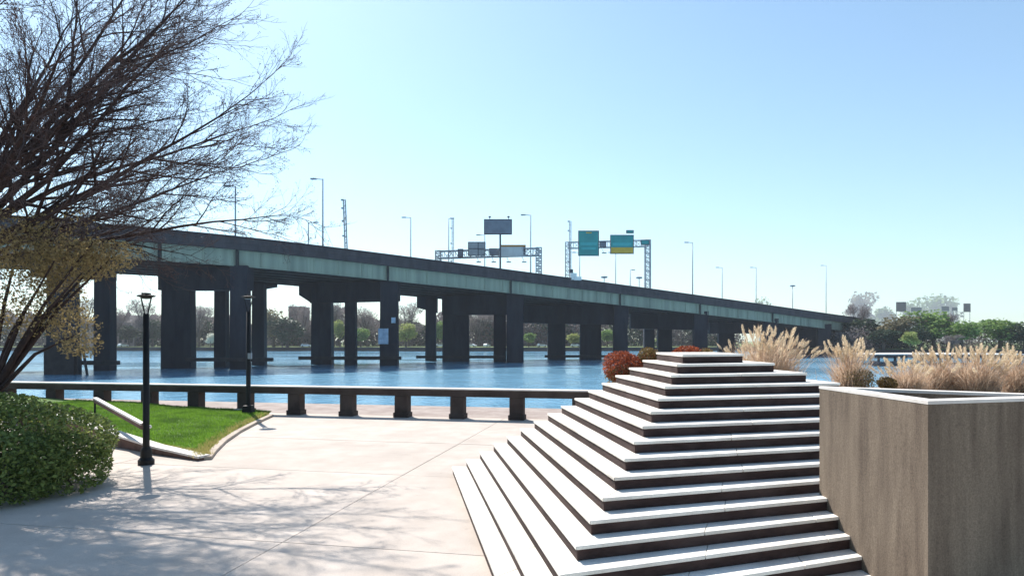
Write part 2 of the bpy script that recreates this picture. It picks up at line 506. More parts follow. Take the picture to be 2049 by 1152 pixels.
# raised bed behind the pyramid
bed = empty('raised_bed', (8, 16, 0))
tag(bed, 'low raised bed of dry soil behind the pyramid where the shrubs and grasses grow', 'planter')
s = MB(); s.prism([(2.75, 14.25), (15.5, 13.2), (15.5, 18.0), (2.75, 17.4)], .003, 1.55); s.build('wall', M['planter'], bed)
s = MB(); s.prism([(2.95, 14.45), (15.3, 13.4), (15.3, 17.8), (2.95, 17.2)], 1.551, 1.60); s.build('soil', M['soil'], bed)

# ------------------------------------------------------------------ promenade railing
rl = empty('promenade_railing', (-8, 25, 0))
tag(rl, 'long brown concrete railing with square openings along the water', 'railing')
def rail_pt(px):
    t = (px - 1024.5) / F
    Y = 23.525 / (1 + .2018 * t)
    return Vector((t * Y, Y, 0))
ang = math.atan2(RD.y, RD.x)
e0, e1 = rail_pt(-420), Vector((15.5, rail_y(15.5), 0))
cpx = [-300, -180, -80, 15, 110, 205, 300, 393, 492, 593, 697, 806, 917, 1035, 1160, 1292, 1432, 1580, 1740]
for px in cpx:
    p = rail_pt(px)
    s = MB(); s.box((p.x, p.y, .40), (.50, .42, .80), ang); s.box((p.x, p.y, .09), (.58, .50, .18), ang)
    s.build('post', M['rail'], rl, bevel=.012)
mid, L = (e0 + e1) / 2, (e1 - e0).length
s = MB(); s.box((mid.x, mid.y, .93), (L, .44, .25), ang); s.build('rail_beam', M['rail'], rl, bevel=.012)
s = MB(); s.box((mid.x, mid.y, 1.082), (L + .04, .50, .045), ang); s.build('coping', M['coping'], rl, bevel=.008)  # pale strip stands in for sunlight on the rail's top

# ------------------------------------------------------------------ lawn with kerb and low wall
def lawn_z(x, y):
    base = .04 + .036 * max(0, -x - 7.3)
    return base + .035 * math.sin(x * 1.3 + y * .7) * math.sin(y * .9) 
kpts = [gnd(538, 833), gnd(505, 848), gnd(470, 866), gnd(440, 886), gnd(420, 905), gnd(408, 920)]
wl_pts = [gnd(408, 920), Vector((-8.9, 16.4, 0)), Vector((-10.25, 17.3, 0)), Vector((-12.6, 18.9, 0)), Vector((-16.0, 21.2, 0))]
wl_top = [.06, .15, .27, .50, .75]
back = [Vector((x, rail_y(x) - .30, 0)) for x in (-23.0, -9.3)]
border = kpts + wl_pts[1:] + back
def inside(x, y, poly):
    r = False; n = len(poly)
    for i in range(n):
        a, b = poly[i], poly[i - 1]
        if (a.y > y) != (b.y > y) and x < (b.x - a.x) * (y - a.y) / (b.y - a.y) + a.x:
            r = not r
    return r
# lawn surface: a fine grid clipped to the border
bm = bmesh.new()
bm.faces.new([bm.verts.new((p.x, p.y, 0)) for p in reversed(border)])
bmesh.ops.triangulate(bm, faces=bm.faces[:])
for axis, lo, hi in (((1, 0, 0), -24, -7), ((0, 1, 0), 15, 29)):
    k = lo
    while k < hi:
        co = Vector(axis) * k
        bmesh.ops.bisect_plane(bm, geom=bm.verts[:] + bm.edges[:] + bm.faces[:], plane_co=co, plane_no=axis)
        k += .45
for v in bm.verts:
    v.co.z = lawn_z(v.co.x, v.co.y)
bm.normal_update()
if sum(f.normal.z for f in bm.faces) < 0:
    bmesh.ops.reverse_faces(bm, faces=bm.faces[:])
me = bpy.data.meshes.new('lawn'); bm.to_mesh(me); bm.free(); me.materials.append(M['lawn'])
struct(link('lawn', me, smooth=True))
rng = random.Random(3)
gb = MB()
n = 0
while n < 60000:
    x, y = rng.uniform(-18, -7), rng.uniform(15.4, 27.5)
    if not inside(x, y, border): continue
    n += 1
    z = lawn_z(x, y)
    patch = .5 + .5 * math.sin(x * 2.1 + 1.3 * math.sin(y * 1.7)) * math.sin(y * 1.9 + x)
    h = rng.uniform(.03, .06) + .03 * patch
    a = rng.uniform(0, 6.283); w = .011
    lx, ly = rng.gauss(0, .02), rng.gauss(0, .02)
    gb.add([(x - w * math.cos(a), y - w * math.sin(a), z - .005), (x + w * math.cos(a), y + w * math.sin(a), z - .005), (x + lx, y + ly, z + h)], [(0, 1, 2)])
stuff(gb.build('lawn_grass', M['lawnblade']), 'short bright green grass covering the lawn', 'grass')
gb = MB()
def edge_tufts(pts, n, spread, zoff=0):
    seg = [(pts[i], pts[i + 1]) for i in range(len(pts) - 1)]
    for _ in range(n):
        a, b = rng.choice(seg); t = rng.random()
        p = a.lerp(b, t); x = p.x - abs(rng.gauss(0, spread)); y = p.y + rng.gauss(0, spread * .6)
        z = lawn_z(x, y); h = rng.uniform(.04, .12); an = rng.uniform(0, 6.283); w = .012
        gb.add([(x - w * math.cos(an), y - w * math.sin(an), z - .01), (x + w * math.cos(an), y + w * math.sin(an), z - .01), (x + rng.gauss(0, .03), y + rng.gauss(0, .03), z + h)], [(0, 1, 2)])
edge_tufts(kpts, 2600, .16)
edge_tufts([p + Vector((.05, .28, 0)) for p in wl_pts[:3]], 1500, .12)
stuff(gb.build('straw_tufts', M['strawtuft']), 'dry straw coloured tufts along the lawn edge', 'grass')

kb = empty('lawn_kerb', kpts[2])
tag(kb, 'tan stone kerb curving between the lawn and the paving', 'kerb')
for i in range(len(kpts) - 1):
    a, b = kpts[i], kpts[i + 1]
    d = (b - a).normalized(); nrm = Vector((-d.y, d.x, 0)) if True else None
    if nrm.x < 0: nrm = -nrm
    q = [a + d * .012 - nrm * .02, b - d * .012 - nrm * .02, b - d * .012 + nrm * .17, a + d * .012 + nrm * .17]
    s = MB(); pts = [(p.x, p.y) for p in q]
    ar = sum(pts[k][0] * pts[(k + 1) % 4][1] - pts[(k + 1) % 4][0] * pts[k][1] for k in range(4))
    if ar < 0: pts.reverse()
    s.prism(pts, .002, .085); s.build('kerb_stone', M['kerb'], kb, bevel=.012)

lw = empty('low_wall', wl_pts[1])
tag(lw, 'low brown wall with pale sloping cap along the near edge of the lawn', 'wall')
for i in range(len(wl_pts) - 1):
    a, b = wl_pts[i], wl_pts[i + 1]
    d = (b - a).normalized(); nr = Vector((-d.y, d.x, 0))
    if nr.y > 0: nr = -nr        # towards the viewer
    z0, z1 = wl_top[i], wl_top[i + 1]
    e = d * .006
    def hx(w0, w1, za, zb, zbase=None):
        P = [a + e + nr * w1, a + e + nr * w0, b - e + nr * w0, b - e + nr * w1]
        bot = [(P[0].x, P[0].y, .002 if zbase is None else z0 + zbase), (P[1].x, P[1].y, .002 if zbase is None else z0 + zbase),
               (P[2].x, P[2].y, .002 if zbase is None else z1 + zbase), (P[3].x, P[3].y, .002 if zbase is None else z1 + zbase)]
        top = [(P[0].x, P[0].y, z0 + za), (P[1].x, P[1].y, z0 + za), (P[2].x, P[2].y, z1 + zb), (P[3].x, P[3].y, z1 + zb)]
        return bot + top
    s = MB(); s.hexa(hx(-.13, .13, -.001, -.001)); o = s.build('wall_section', M['lowwall'], lw)
    s = MB(); s.hexa(hx(-.16, .16, .05, .05, 0)); s.build('cap', M['coping'], o)

# stair handrail across the lawn
hr = empty('handrail', (-11, 18, 0))
tag(hr, 'pale flat-topped handrail sloping down behind the near lamp post', 'handrail')
h0, h1, h2 = at(190, 796, 20.5), at(286, 848, 16.6), at(297, 853.5, 16.2)
s = MB(); s.beam(h0, h1, .13, .05); s.build('top_rail', M['handrail'], hr, bevel=.01)
s = MB(); s.beam(h0 - Vector((0, 0, .085)), h1 - Vector((0, 0, .085)), .07, .11); s.build('under_rail', M['lowwall'], hr)
s = MB(); s.lathe((h2.x, h2.y, h2.z - .05), [(.03, 0), (.075, .03), (.075, .07), (.03, .1)], 12); s.build('end_knob', M['handrail'], hr, smooth=True)
s = MB(); s.tube([(h2.x, h2.y, .1), (h2.x, h2.y, h2.z - .04)], .03, 8); s.build('post', M['black'], hr)
s = MB(); s.tube([(h0.x, h0.y, .2), (h0.x, h0.y, h0.z - .06)], .03, 8); s.build('post', M['black'], hr)
s = MB(); s.beam(h1 + (h2 - h1) * -.1, h2, .05, .05); s.build('rail_return', M['lowwall'], hr)

# ------------------------------------------------------------------ park lamps
def park_lamp(px, ytop, Y, zbase, label, base=False, pw=.072):
    p = at(px, ytop, Y); x = p.x; zt = p.z
    k = Y / 15.0 if Y < 20 else 1.35
    r = empty('park_lamp', (x, Y, zbase)); tag(r, label, 'lamp', 'park lamps by the lawn')
    zf = zt - .46 * k            # where the arms meet the pole
    s = MB(); s.tube([(x, Y, zbase), (x, Y, zbase + .5), (x, Y, zf)], [pw * 1.15, pw, pw * .92], 14); s.build('pole', M['black'], r, smooth=True)
    s = MB(); s.lathe((x, Y, zbase), [(pw * 2.4, 0), (pw * 2.4, .10), (pw * 1.7, .16), (pw * 1.6, .34), (pw * 1.1, .40)], 14); s.build('base', M['black'], r)
    for sx in (-1, 1):
        s = MB(); s.tube([(x + sx * .03, Y, zf - .04), (x + sx * .06 * k, Y, zf + .12 * k), (x + sx * .125 * k, Y, zf + .40 * k)], .016, 8); s.build('arm', M['black'], r)
    s = MB(); s.lathe((x, Y, zf + .38 * k), [(.04 * k, -.02), (.19 * k, .02), (.20 * k, .045), (.10 * k, .065), (.10 * k, .10), (.02, .11)], 20); hd = s.build('lamp_head', M['black'], r, smooth=False)
    s = MB(); s.lathe((x, Y, zf + .34 * k), [(.02, 0), (.10 * k, .012), (.10 * k, .03)], 16); s.build('lens', M['lens'], hd)
    return r
park_lamp(292.5, 588, 15.0, 0.0, 'nearer black lamp post with forked head in front of the handrail')
l2 = park_lamp(497, 590, 24.6, .02, 'farther black lamp post at the corner of the lawn by the railing', pw=.085)
s = MB(); p = at(497, 815, 24.45); s.box((p.x, 24.45, .22), (.40, .40, .40), 0, taper=.8); s.build('plinth', M['black'], l2, bevel=.02)
s = MB(); p = at(500, 712, 24.5); s.box((p.x, p.y, p.z), (.14, .10, .22)); s.build('junction_box', M['galv'], l2, bevel=.01)
s = MB(); p = gnd(479, 823, .1); s.box((p.x, p.y, .12), (.42, .3, .16), .2)
tag(s.build('stone_block', M['coping'], bevel=.03), 'small pale stone block on the grass at the foot of the farther lamp', 'stone')

# ------------------------------------------------------------------ foliage builders
def ellipsoid_leaves(m, rng, c, rad, n, size, shell=.55, asp=.6, up=None, lump=.25, zmin=None, mi=0):
    lumps = [(Vector((rng.gauss(0, 1), rng.gauss(0, 1), rng.gauss(0, .8))).normalized(), rng.uniform(-.6, 1)) for _ in range(14)]
    k = 0
    while k < n:
        d = Vector((rng.gauss(0, 1), rng.gauss(0, 1), rng.gauss(0, 1))).normalized()
        r = shell + (1 - shell) * rng.random() ** .5
        f = 1.0
        for q, a in lumps:
            f += lump * a * max(0, d.dot(q)) ** 6
        p = Vector((c[0] + d.x * rad[0] * r * f, c[1] + d.y * rad[1] * r * f, c[2] + d.z * rad[2] * r * f))
        if zmin is not None and p.z < zmin:
            k += 1; continue
        m.leaf(p, size * rng.uniform(.6, 1.3), rng, asp, up, mi); k += 1

# near bush, lower left
rng = random.Random(11)
bush = empty('bush', (-10.2, 12.6, 0)); tag(bush, 'big glossy green bush in front of the low wall', 'bush')
mb = MB()
blobs = [((-9.55, 12.9, .78), (1.55, 1.3, .82)), ((-10.6, 12.9, 1.0), (1.5, 1.3, .85)), ((-8.75, 12.5, .50), (.85, .9, .55)), ((-11.8, 12.6, 1.05), (1.6, 1.4, .95)), ((-9.2, 11.6, .55), (1.2, 1.0, .6)), ((-10.9, 11.5, .7), (1.5, 1.0, .75)), ((-13.2, 12.6, .9), (1.6, 1.4, .9))]
for c, r in blobs:
    ellipsoid_leaves(mb, rng, c, r, int(5200 * r[0]), .085, .72, .62, (0, 0, 1.1), .22, .03)
mb.build('leaves', M['bush'], bush)
mb = MB()
for c, r in blobs:
    for _ in range(14):
        d = Vector((rng.gauss(0, .5), rng.gauss(0, .5), 1)).normalized()
        b0 = Vector((c[0] + rng.gauss(0, .15), c[1] + rng.gauss(0, .15), 0.0))
        mb.tube([b0, b0.lerp(Vector(c), .6), Vector((c[0] + d.x * r[0] * .8, c[1] + d.y * r[1] * .8, c[2] + d.z * r[2] * .75))], [.02, .014, .006], 5)
mb.build('stems', M['bark'], bush)

# ------------------------------------------------------------------ the bare tree, left
def perp(d, rng):
    t = Vector((rng.gauss(0, 1), rng.gauss(0, 1), rng.gauss(0, 1)))
    t = t - d * t.dot(d)
    return t.normalized() if t.length > 1e-3 else perp(d, rng)

class Tree:
    def __init__(s, rng):
        s.rng, s.limb, s.twig, s.tips = rng, MB(), MB(), []
    def branch(s, p, d, length, r0, level, maxlevel, cfg):
        rng = s.rng
        c = cfg[level]
        n = c['seg']; pts, rads, dirs = [p.copy()], [r0], [d.copy()]
        for i in range(n):
            d = (d + perp(d, rng) * rng.gauss(0, c['wob']) + Vector((0, 0, c['up'])) ).normalized()
            p = p + d * (length / n)
            pts.append(p.copy()); dirs.append(d.copy())
            rads.append(max(c['rmin'], r0 * (1 - (i + 1) / n * c['tap'])))
        (s.limb if level < 2 else s.twig).tube(pts, rads, c['n'], caps=False)
        if level >= maxlevel:
            s.tips.append((p, d)); return
        k = c['kids']; k = int(k) + (1 if rng.random() < k - int(k) else 0)
        for j in range(k):
            t = c['start'] + (1 - c['start']) * (j + rng.random()) / k
            f = t * n; i = min(n - 1, int(f)); q = pts[i].lerp(pts[i + 1], f - i); dd = dirs[i + 1]
            an = R(rng.uniform(*c['ang']))
            pv = perp(dd, rng)
            nd = (dd * math.cos(an) + pv * math.sin(an)).normalized()
            s.branch(q, nd, length * c['lr'] * rng.uniform(.65, 1.2) * (1.15 - .5 * t), max(c['rmin'], (rads[i] * .62)), level + 1, maxlevel, cfg)
        s.branch(p, d, length * c['lr'] * .8, rads[-1], level + 1, maxlevel, cfg)

rng = random.Random(21)
T = Tree(rng)
TB = Vector((-14.3, 15.6, 0))
cfg = [
    dict(seg=9, wob=.085, up=.010, tap=.80, rmin=.012, n=8, kids=12, start=.24, ang=(18, 48), lr=.33),
    dict(seg=7, wob=.12, up=.012, tap=.80, rmin=.008, n=6, kids=7, start=.2, ang=(18, 46), lr=.50),
    dict(seg=5, wob=.16, up=.03, tap=.75, rmin=.0048, n=4, kids=3.7, start=.2, ang=(20, 50), lr=.52),
    dict(seg=4, wob=.18, up=.03, tap=.6, rmin=.0034, n=3, kids=2.6, start=.25, ang=(20, 50), lr=.6),
    dict(seg=3, wob=.20, up=.03, tap=.5, rmin=.0026, n=3, kids=0, start=.3, ang=(20, 45), lr=.6),
]
fork = TB + Vector((.35, 0, 4.35))
tk = MB(); tk.tube([TB + Vector((0, 0, -.1)), TB + Vector((.02, 0, .5)), TB + Vector((.1, 0, 2.0)), fork, fork + Vector((.15, .05, .9))], [.36, .27, .23, .21, .16], 14)
limbs = [  # direction (x right, y away, z up), length, radius, height offset on trunk
    ((1.0, .10, .30), 4.9, .085, .25), ((1.0, -.30, .38), 4.7, .095, .4), ((1.0, .40, .34), 5.0, .10, .3), ((1.0, -.05, .44), 5.4, .11, .5),
    ((.95, -.45, .62), 5.6, .11, .6), ((.95, .30, .72), 6.0, .12, .6), ((.82, -.1, .95), 6.4, .12, .8), ((.5, .35, 1.0), 6.2, .12, .8),
    ((.1, -.1, 1.0), 6.4, .13, .9), ((-.6, -.2, .9), 5.6, .12, .8), ((-.9, .3, .6), 5.2, .11, .6), ((.32, -.3, 1.0), 6.2, .11, .85),
    ((.5, .9, .6), 5.0, .10, .5), ((.55, -.9, .7), 4.6, .09, .5), ((.97, .1, .56), 6.0, .11, .7), ((.7, .2, .82), 6.2, .11, .8), ((.8, -.3, .8), 6.0, .10, .7), ((.92, .0, .64), 6.0, .10, .6), ((.6, .1, 1.0), 6.6, .10, .9),
]
for d, Ln, r, oz in limbs:
    T.branch(fork + Vector((.05, 0, oz - .2)), Vector(d).normalized(), Ln * (1.0 if d[0] < .6 else 1.44 if d[2] < .5 else 1.24), r * .9, 0, 4, cfg)
tree = empty('bare_tree', TB); tag(tree, 'large bare tree with spreading dark branches at the left', 'tree')
tk.build('trunk', M['barkmain'], tree, smooth=True)
T.limb.build('limbs', M['barkmain'], tree, smooth=True)
T.twig.build('twigs', M['barktwig'], tree)
lv = MB()
for p, d in T.tips:
    if rng.random() < .34:
        for _ in range(rng.choice((2, 3, 4))):
            lv.leaf(p + Vector((rng.gauss(0, .03), rng.gauss(0, .03), rng.gauss(0, .03))), rng.uniform(.022, .042), rng, .7)
M['bud'] = leafmat('dark_red_buds', (.10, .045, .04), (.045, .03, .03), .2)
lv.build('buds', M['bud'], tree)
print('tree tips', len(T.tips), 'faces', len(T.limb.f) + len(T.twig.f))

# tan-leaved small tree in front of it
rng = random.Random(5)
ot = empty('olive_tree', (-11.3, 13.9, 0)); tag(ot, 'small tree with olive and tan leaves at the far left under the bare branches', 'tree')
mb = MB()
for px, py, rx, rz, nn in ((160, 520, 85, 45, 2300), (100, 515, 100, 70, 2400), (222, 508, 50, 28, 800), (50, 600, 80, 90, 2000), (150, 655, 34, 50, 600), (118, 600, 45, 70, 900), (160, 690, 26, 30, 380), (40, 480, 90, 60, 1400)):
    Yc = 13.9 + rng.uniform(-.4, .4); c = at(px, py, Yc); k = Yc / F
    ellipsoid_leaves(mb, rng, c, (rx * k, .7, rz * k), nn, .07, .25, .55, None, .35)
mb.build('leaves', M['olive'], ot)
mb = MB()
t0 = Vector((-11.3, 13.9, 0))
for px, py in ((165, 545), (110, 520), (235, 505), (60, 600), (150, 670), (40, 480), (200, 520), (190, 480)):
    e = at(px, py, 13.9 + rng.uniform(-.5, .5))
    m1 = t0 + Vector((.05, 0, 1.5)); m2 = m1.lerp(e, .55) + Vector((0, 0, .25))
    mb.tube([t0, m1, m2, e], [.09, .07, .035, .012], 7)
mb.build('trunk', M['barkmain'], ot)

# ------------------------------------------------------------------ red shrubs and grasses in the raised bed
def red_shrub(label, parts, base, mats):
    r = empty('red_shrub', base); tag(r, label, 'shrub', 'red shrubs behind the pyramid')
    m1 = MB()
    rr = random.Random(hash(label) % 1000 if False else len(label))
    for c, rad, n, mi in parts:
        ellipsoid_leaves(m1, rr, c, rad, n, .05, .5, .6, (0, 0, .3), .25, None, mi)
    m1.build('leaves', mats, r)
    m2 = MB()
    for c, rad, n, mi in parts:
        for _ in range(10):
            e = Vector(c) + Vector((rr.gauss(0, .5) * rad[0], rr.gauss(0, .5) * rad[1], rad[2] * rr.uniform(0, .8)))
            b0 = Vector((base[0] + rr.gauss(0, .05), base[1] + rr.gauss(0, .05), base[2]))
            m2.tube([b0, b0.lerp(e, .5) + Vector((0, 0, .1)), e], [.012, .008, .004], 4)
    m2.build('stems', M['bark'], r)
Yb = 15.0
c = at(1247, 735, Yb)
red_shrub('rounded red shrub overhanging the left side of the pyramid', [((c.x, Yb, c.z - .02), (.43, .5, .40), 5200, 0), ((c.x - .05, Yb - .25, c.z - .2), (.33, .3, .3), 1500, 1), ((c.x + .35, Yb, c.z - .3), (.3, .4, .5), 1500, 1)], (c.x + .55, Yb, 1.59), [M['barberry'], M['barberry2']])
c = at(1298, 712, Yb)
red_shrub('small tan and red shrub left of the top step', [((c.x, Yb, c.z - .05), (.27, .35, .26), 1600, 1), ((c.x + .1, Yb + .2, c.z - .1), (.25, .3, .22), 1200, 0)], (c.x + .05, Yb, 1.59), [M['barberry'], M['barberry2']])
c = at(1375, 712, 15.2)
red_shrub('bright red shrub just showing over the top step', [((c.x, 15.2, c.z - .02), (.40, .4, .27), 3800, 0), ((c.x + .42, 15.2, c.z - .05), (.25, .3, .23), 1200, 1)], (c.x, 15.2, 1.59), [M['barberry'], M['barberry2']])

def plume_mesh(rr, ln, rad):
    m = MB()
    for _ in range(150):
        t = rr.random(); a = rr.uniform(0, 6.283); w = rad * math.sin(math.pi * min(1, .12 + t * .88)) ** .7
        p = Vector((math.cos(a) * w * rr.random(), math.sin(a) * w * rr.random(), t * ln))
        q = p + Vector((math.cos(a) * rad * .5, math.sin(a) * rad * .5, ln * .16))
        s_ = Vector((-math.sin(a), math.cos(a), 0)) * .005
        m.add([p - s_, p + s_, q], [(0, 1, 2)])
    return m.mesh('plume')
rr = random.Random(77)
PLUMES = []
for k in range(5):
    me = plume_mesh(rr, rr.uniform(.18, .25), rr.uniform(.030, .044)); me.materials.append(M['plume']); PLUMES.append(me)

def grass_clump(label, base, width, height, nblade, nplume, fan, seed):
    rr = random.Random(seed)
    r = empty('ornamental_grass', base); tag(r, label, 'grass', 'ornamental grasses in the raised bed')
    m = MB()
    def arch(ang, az, ln, b0, droop):
        pts = []
        p = Vector(b0); d = Vector((math.sin(ang) * math.cos(az), math.sin(ang) * math.sin(az), math.cos(ang)))
        for i in range(7):
            pts.append(p.copy()); p = p + d * (ln / 6)
            d = (d + Vector((math.cos(az) * droop * .12, math.sin(az) * droop * .12, -droop * .10))).normalized()
        return pts
    for i in range(nblade):
        az = rr.uniform(0, 6.283); ang = abs(rr.gauss(0, fan * .62))
        ln = height * rr.uniform(.32, .80)
        b0 = (base[0] + rr.gauss(0, width * .16), base[1] + rr.gauss(0, .12), base[2])
        pts = arch(ang, az, ln, b0, rr.uniform(.1, 1.3))
        w = rr.uniform(.005, .0095); sx = Vector((math.cos(rr.uniform(-.9, .9)), math.sin(rr.uniform(-.9, .9)), 0))
        vs_ = []
        for j, p in enumerate(pts):
            k = w * (1 - .85 * j / 6)
            vs_ += [p - sx * k, p + sx * k]
        m.add(vs_, [(2 * j, 2 * j + 1, 2 * j + 3, 2 * j + 2) for j in range(6)])
    m.build('blades', M['strawblade'], r)
    st = MB()
    for i in range(nplume):
        az = rr.choice((0, math.pi)) + rr.gauss(0, .75); ang = min(fan * 1.1, abs(rr.gauss(0, fan * .6)))
        ln = height * rr.uniform(.66, .97)
        b0 = (base[0] + rr.gauss(0, width * .15), base[1] + rr.gauss(0, .1), base[2])
        pts = arch(ang, az, ln, b0, rr.uniform(.05, .5))
        st.tube(pts, [.0045] * 6 + [.003], 3, caps=False)
        o = bpy.data.objects.new('plume', rr.choice(PLUMES)); COL.objects.link(o)
        o.parent = r; o.location = pts[-2] - r.location
        d = (pts[-1] - pts[-2]).normalized()
        o.rotation_mode = 'QUATERNION'; o.rotation_quaternion = d.to_track_quat('Z', 'Y')
        sc = rr.uniform(.8, 1.2); o.scale = (sc, sc, sc)
    st.build('stems', M['strawblade'], r)
b = at(1535, 770, 15.3)
grass_clump('largest tan plume grass fanning up right behind the pyramid', (b.x, 15.3, 1.6), 1.5, 1.72, 2600, 110, .60, 1)
b = at(1700, 770, 14.8)
grass_clump('narrow plume grass clump between the pyramid and the water', (b.x, 14.8, 1.6), .7, 1.42, 1100, 46, .36, 2)
for i, (px, Y, w, h, nb, npl, fan, lab) in enumerate((
        (1815, 14.6, 1.0, 1.0, 1500, 30, .75, 'low pinkish grass clump over the left end of the planter rim'),
        (1880, 15.2, 1.1, 1.16, 1900, 50, .75, 'pale dry grass clump in the middle above the planter'),
        (1955, 14.8, 1.1, 1.22, 1900, 56, .75, 'bright dry grass clump at the right edge above the planter'),
        (2040, 15.0, 1.1, 1.2, 1700, 50, .75, 'dry grass clump farthest right behind the planter'))):
    b = at(px, 780, Y)
    grass_clump(lab, (b.x, Y, 1.6), w, h, nb, npl, fan, 10 + i)
# low mounds at the grass feet
for i, (px, py, Y, rx, rz, mm, lab) in enumerate(((1722, 752, 14.6, .30, .24, 'olive', 'small olive brown shrub at the foot of the narrow plume grass'),
                                       (1775, 762, 14.5, .14, .14, 'barberry2', 'tiny reddish shrub at the foot of the low grass clump'))):
    c = at(px, py, Y); r = empty('low_shrub', (c.x, Y, 1.6)); tag(r, lab, 'shrub')
    m = MB(); rr = random.Random(40 + i); ellipsoid_leaves(m, rr, (c.x, Y, c.z - .05), (rx, .3, rz), 1300, .045, .4, .6, None, .3); m.build('leaves', M[mm], r)
    m = MB()
    for _ in range(8):
        e = Vector((c.x + rr.gauss(0, rx * .5), Y + rr.gauss(0, .1), c.z + rr.uniform(-.1, .1))); m.tube([(c.x, Y, 1.59), e], [.01, .004], 4)
    m.build('stems', M['bark'], r)

# ------------------------------------------------------------------ the bridge
def front_y(X):
    return 104 + .7 * (X + 44)
AX = Vector((1, .7, 0)).normalized(); PP = Vector((-AX.y, AX.x, 0))
kx = [-140, -100, -57.4, -44, -32.7, -6.5, 33.5, 70, 103, 135]
kz = [18.0, 19.0, 19.62, 19.52, 19.1, 17.77, 15.5, 13.25, 11.1, 9.3]
SX = np.linspace(-125, 122, 90)
SZ = np.interp(SX, kx, kz)
for _ in range(3):
    SZ[1:-1] = (SZ[:-2] + SZ[1:-1] * 2 + SZ[2:]) / 4
def top_z(X):
    return float(np.interp(X, SX, SZ))
def bp(X, w, z):
    """point on the bridge: station X on its near edge, w metres across, height z"""
    return Vector((X, front_y(X), 0)) + PP * w + Vector((0, 0, z))
def sweep(prof, stations=SX, mi=0):
    m = MB(); n = len(prof)
    for X in stations:
        zt = top_z(X)
        m.v.extend([tuple(bp(X, w, zt + dz)) for w, dz in prof])
    for i in range(len(stations) - 1):
        for k in range(n):
            k2 = (k + 1) % n
            m.f.append([i * n + k, i * n + k2, (i + 1) * n + k2, (i + 1) * n + k]); m.m.append(mi)
    m.f.append(list(range(n - 1, -1, -1))); m.m.append(mi)
    e = (len(stations) - 1) * n
    m.f.append([e + k for k in range(n)]); m.m.append(mi)
    return m
W = 26.0
br = empty('highway_bridge', (0, front_y(0), ZW))
tag(br, 'long highway bridge with pale green girder and dark piers crossing the river', 'bridge')
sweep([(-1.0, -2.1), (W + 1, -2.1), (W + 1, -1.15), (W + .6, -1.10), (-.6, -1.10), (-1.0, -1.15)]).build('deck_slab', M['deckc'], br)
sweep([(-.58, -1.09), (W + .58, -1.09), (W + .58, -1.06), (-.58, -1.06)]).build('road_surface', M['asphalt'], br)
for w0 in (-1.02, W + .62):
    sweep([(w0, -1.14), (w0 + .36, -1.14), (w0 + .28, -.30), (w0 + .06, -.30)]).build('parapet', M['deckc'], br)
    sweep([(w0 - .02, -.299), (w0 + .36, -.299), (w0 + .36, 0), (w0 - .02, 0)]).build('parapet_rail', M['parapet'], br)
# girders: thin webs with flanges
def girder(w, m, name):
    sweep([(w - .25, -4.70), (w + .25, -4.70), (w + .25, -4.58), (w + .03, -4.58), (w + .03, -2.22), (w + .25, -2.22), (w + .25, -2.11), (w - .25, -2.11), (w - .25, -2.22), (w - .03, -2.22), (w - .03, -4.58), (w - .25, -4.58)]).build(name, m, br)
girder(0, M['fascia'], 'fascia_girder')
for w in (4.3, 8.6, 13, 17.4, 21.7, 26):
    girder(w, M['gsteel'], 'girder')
# stiffeners on the near girder
rr = random.Random(9)
X = -112.0
while X < 118:
    zt = top_z(X); a = bp(X, -.03, zt - 4.57); b2 = bp(X, -.03, zt - 2.23)
    s = MB(); s.beam(a - PP * .09, b2 - PP * .09, .10, .20); s.build('stiffener', M['fascia'], br)
    X += 3.55

# piers: columns given by the span they cover, bottoms under the water
def col_box(m, x0, x1, Y, ztop, thick, fl=1.06):
    a, b_ = at(x0, HZ, Y), at(x1, HZ, Y)
    c = (a + b_) / 2; w = abs(b_.x - a.x)
    ray = Vector((c.x, Y, 0)).normalized()
    rz = math.atan2(-ray.x, ray.y) * .35
    zb = ZW - 2
    m.box((c.x, Y + thick / 2, (zb + ztop) / 2), (w * fl, thick * fl, ztop - zb), rz, taper=1 / fl)
def pier(cols, cap, fend, nm='pier'):
    # cap: (x0, Y0, x1, Y1, ybottom0, ybottom1, ztop)
    x0, Y0, x1, Y1, yb0, yb1, zt0, zt1 = cap
    a, b_ = at(x0, yb0, Y0), at(x1, yb1, Y1)
    th = 2.2
    P = [(a.x, Y0), (b_.x, Y1), (b_.x, Y1 + th), (a.x, Y0 + th)]
    s = MB()
    s.hexa([(P[0][0], P[0][1], a.z), (P[1][0], P[1][1], b_.z), (P[2][0], P[2][1], b_.z), (P[3][0], P[3][1], a.z),
            (P[0][0], P[0][1], zt0), (P[1][0], P[1][1], zt1), (P[2][0], P[2][1], zt1), (P[3][0], P[3][1], zt0)])
    po = s.build(nm, M['pier'], br)
    for (c0, c1, Y, zt, th) in cols:
        s = MB(); col_box(s, c0, c1, Y, zt, th); s.build('column', M['pier'], po)
    if fend:
        f0, f1, fy, FY = fend
        q0, q1 = at(f0, fy, FY), at(f1, fy, FY)
        s = MB(); s.box(((q0.x + q1.x) / 2, FY, q0.z), (q1.x - q0.x, .6, .58)); s.build('fender_beam', M['fender'], po)
    return po
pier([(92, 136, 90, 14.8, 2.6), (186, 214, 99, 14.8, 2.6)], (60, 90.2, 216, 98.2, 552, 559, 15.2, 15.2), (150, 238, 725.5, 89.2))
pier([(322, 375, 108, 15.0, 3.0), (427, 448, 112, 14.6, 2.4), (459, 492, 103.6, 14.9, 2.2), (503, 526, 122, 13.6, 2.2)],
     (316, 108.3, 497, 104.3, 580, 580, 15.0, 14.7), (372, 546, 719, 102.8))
pier([(503.5, 525.5, 125, 13.4, 2.2)], (498, 122.4, 547, 125, 581, 573, 14.2, 14.0), None)
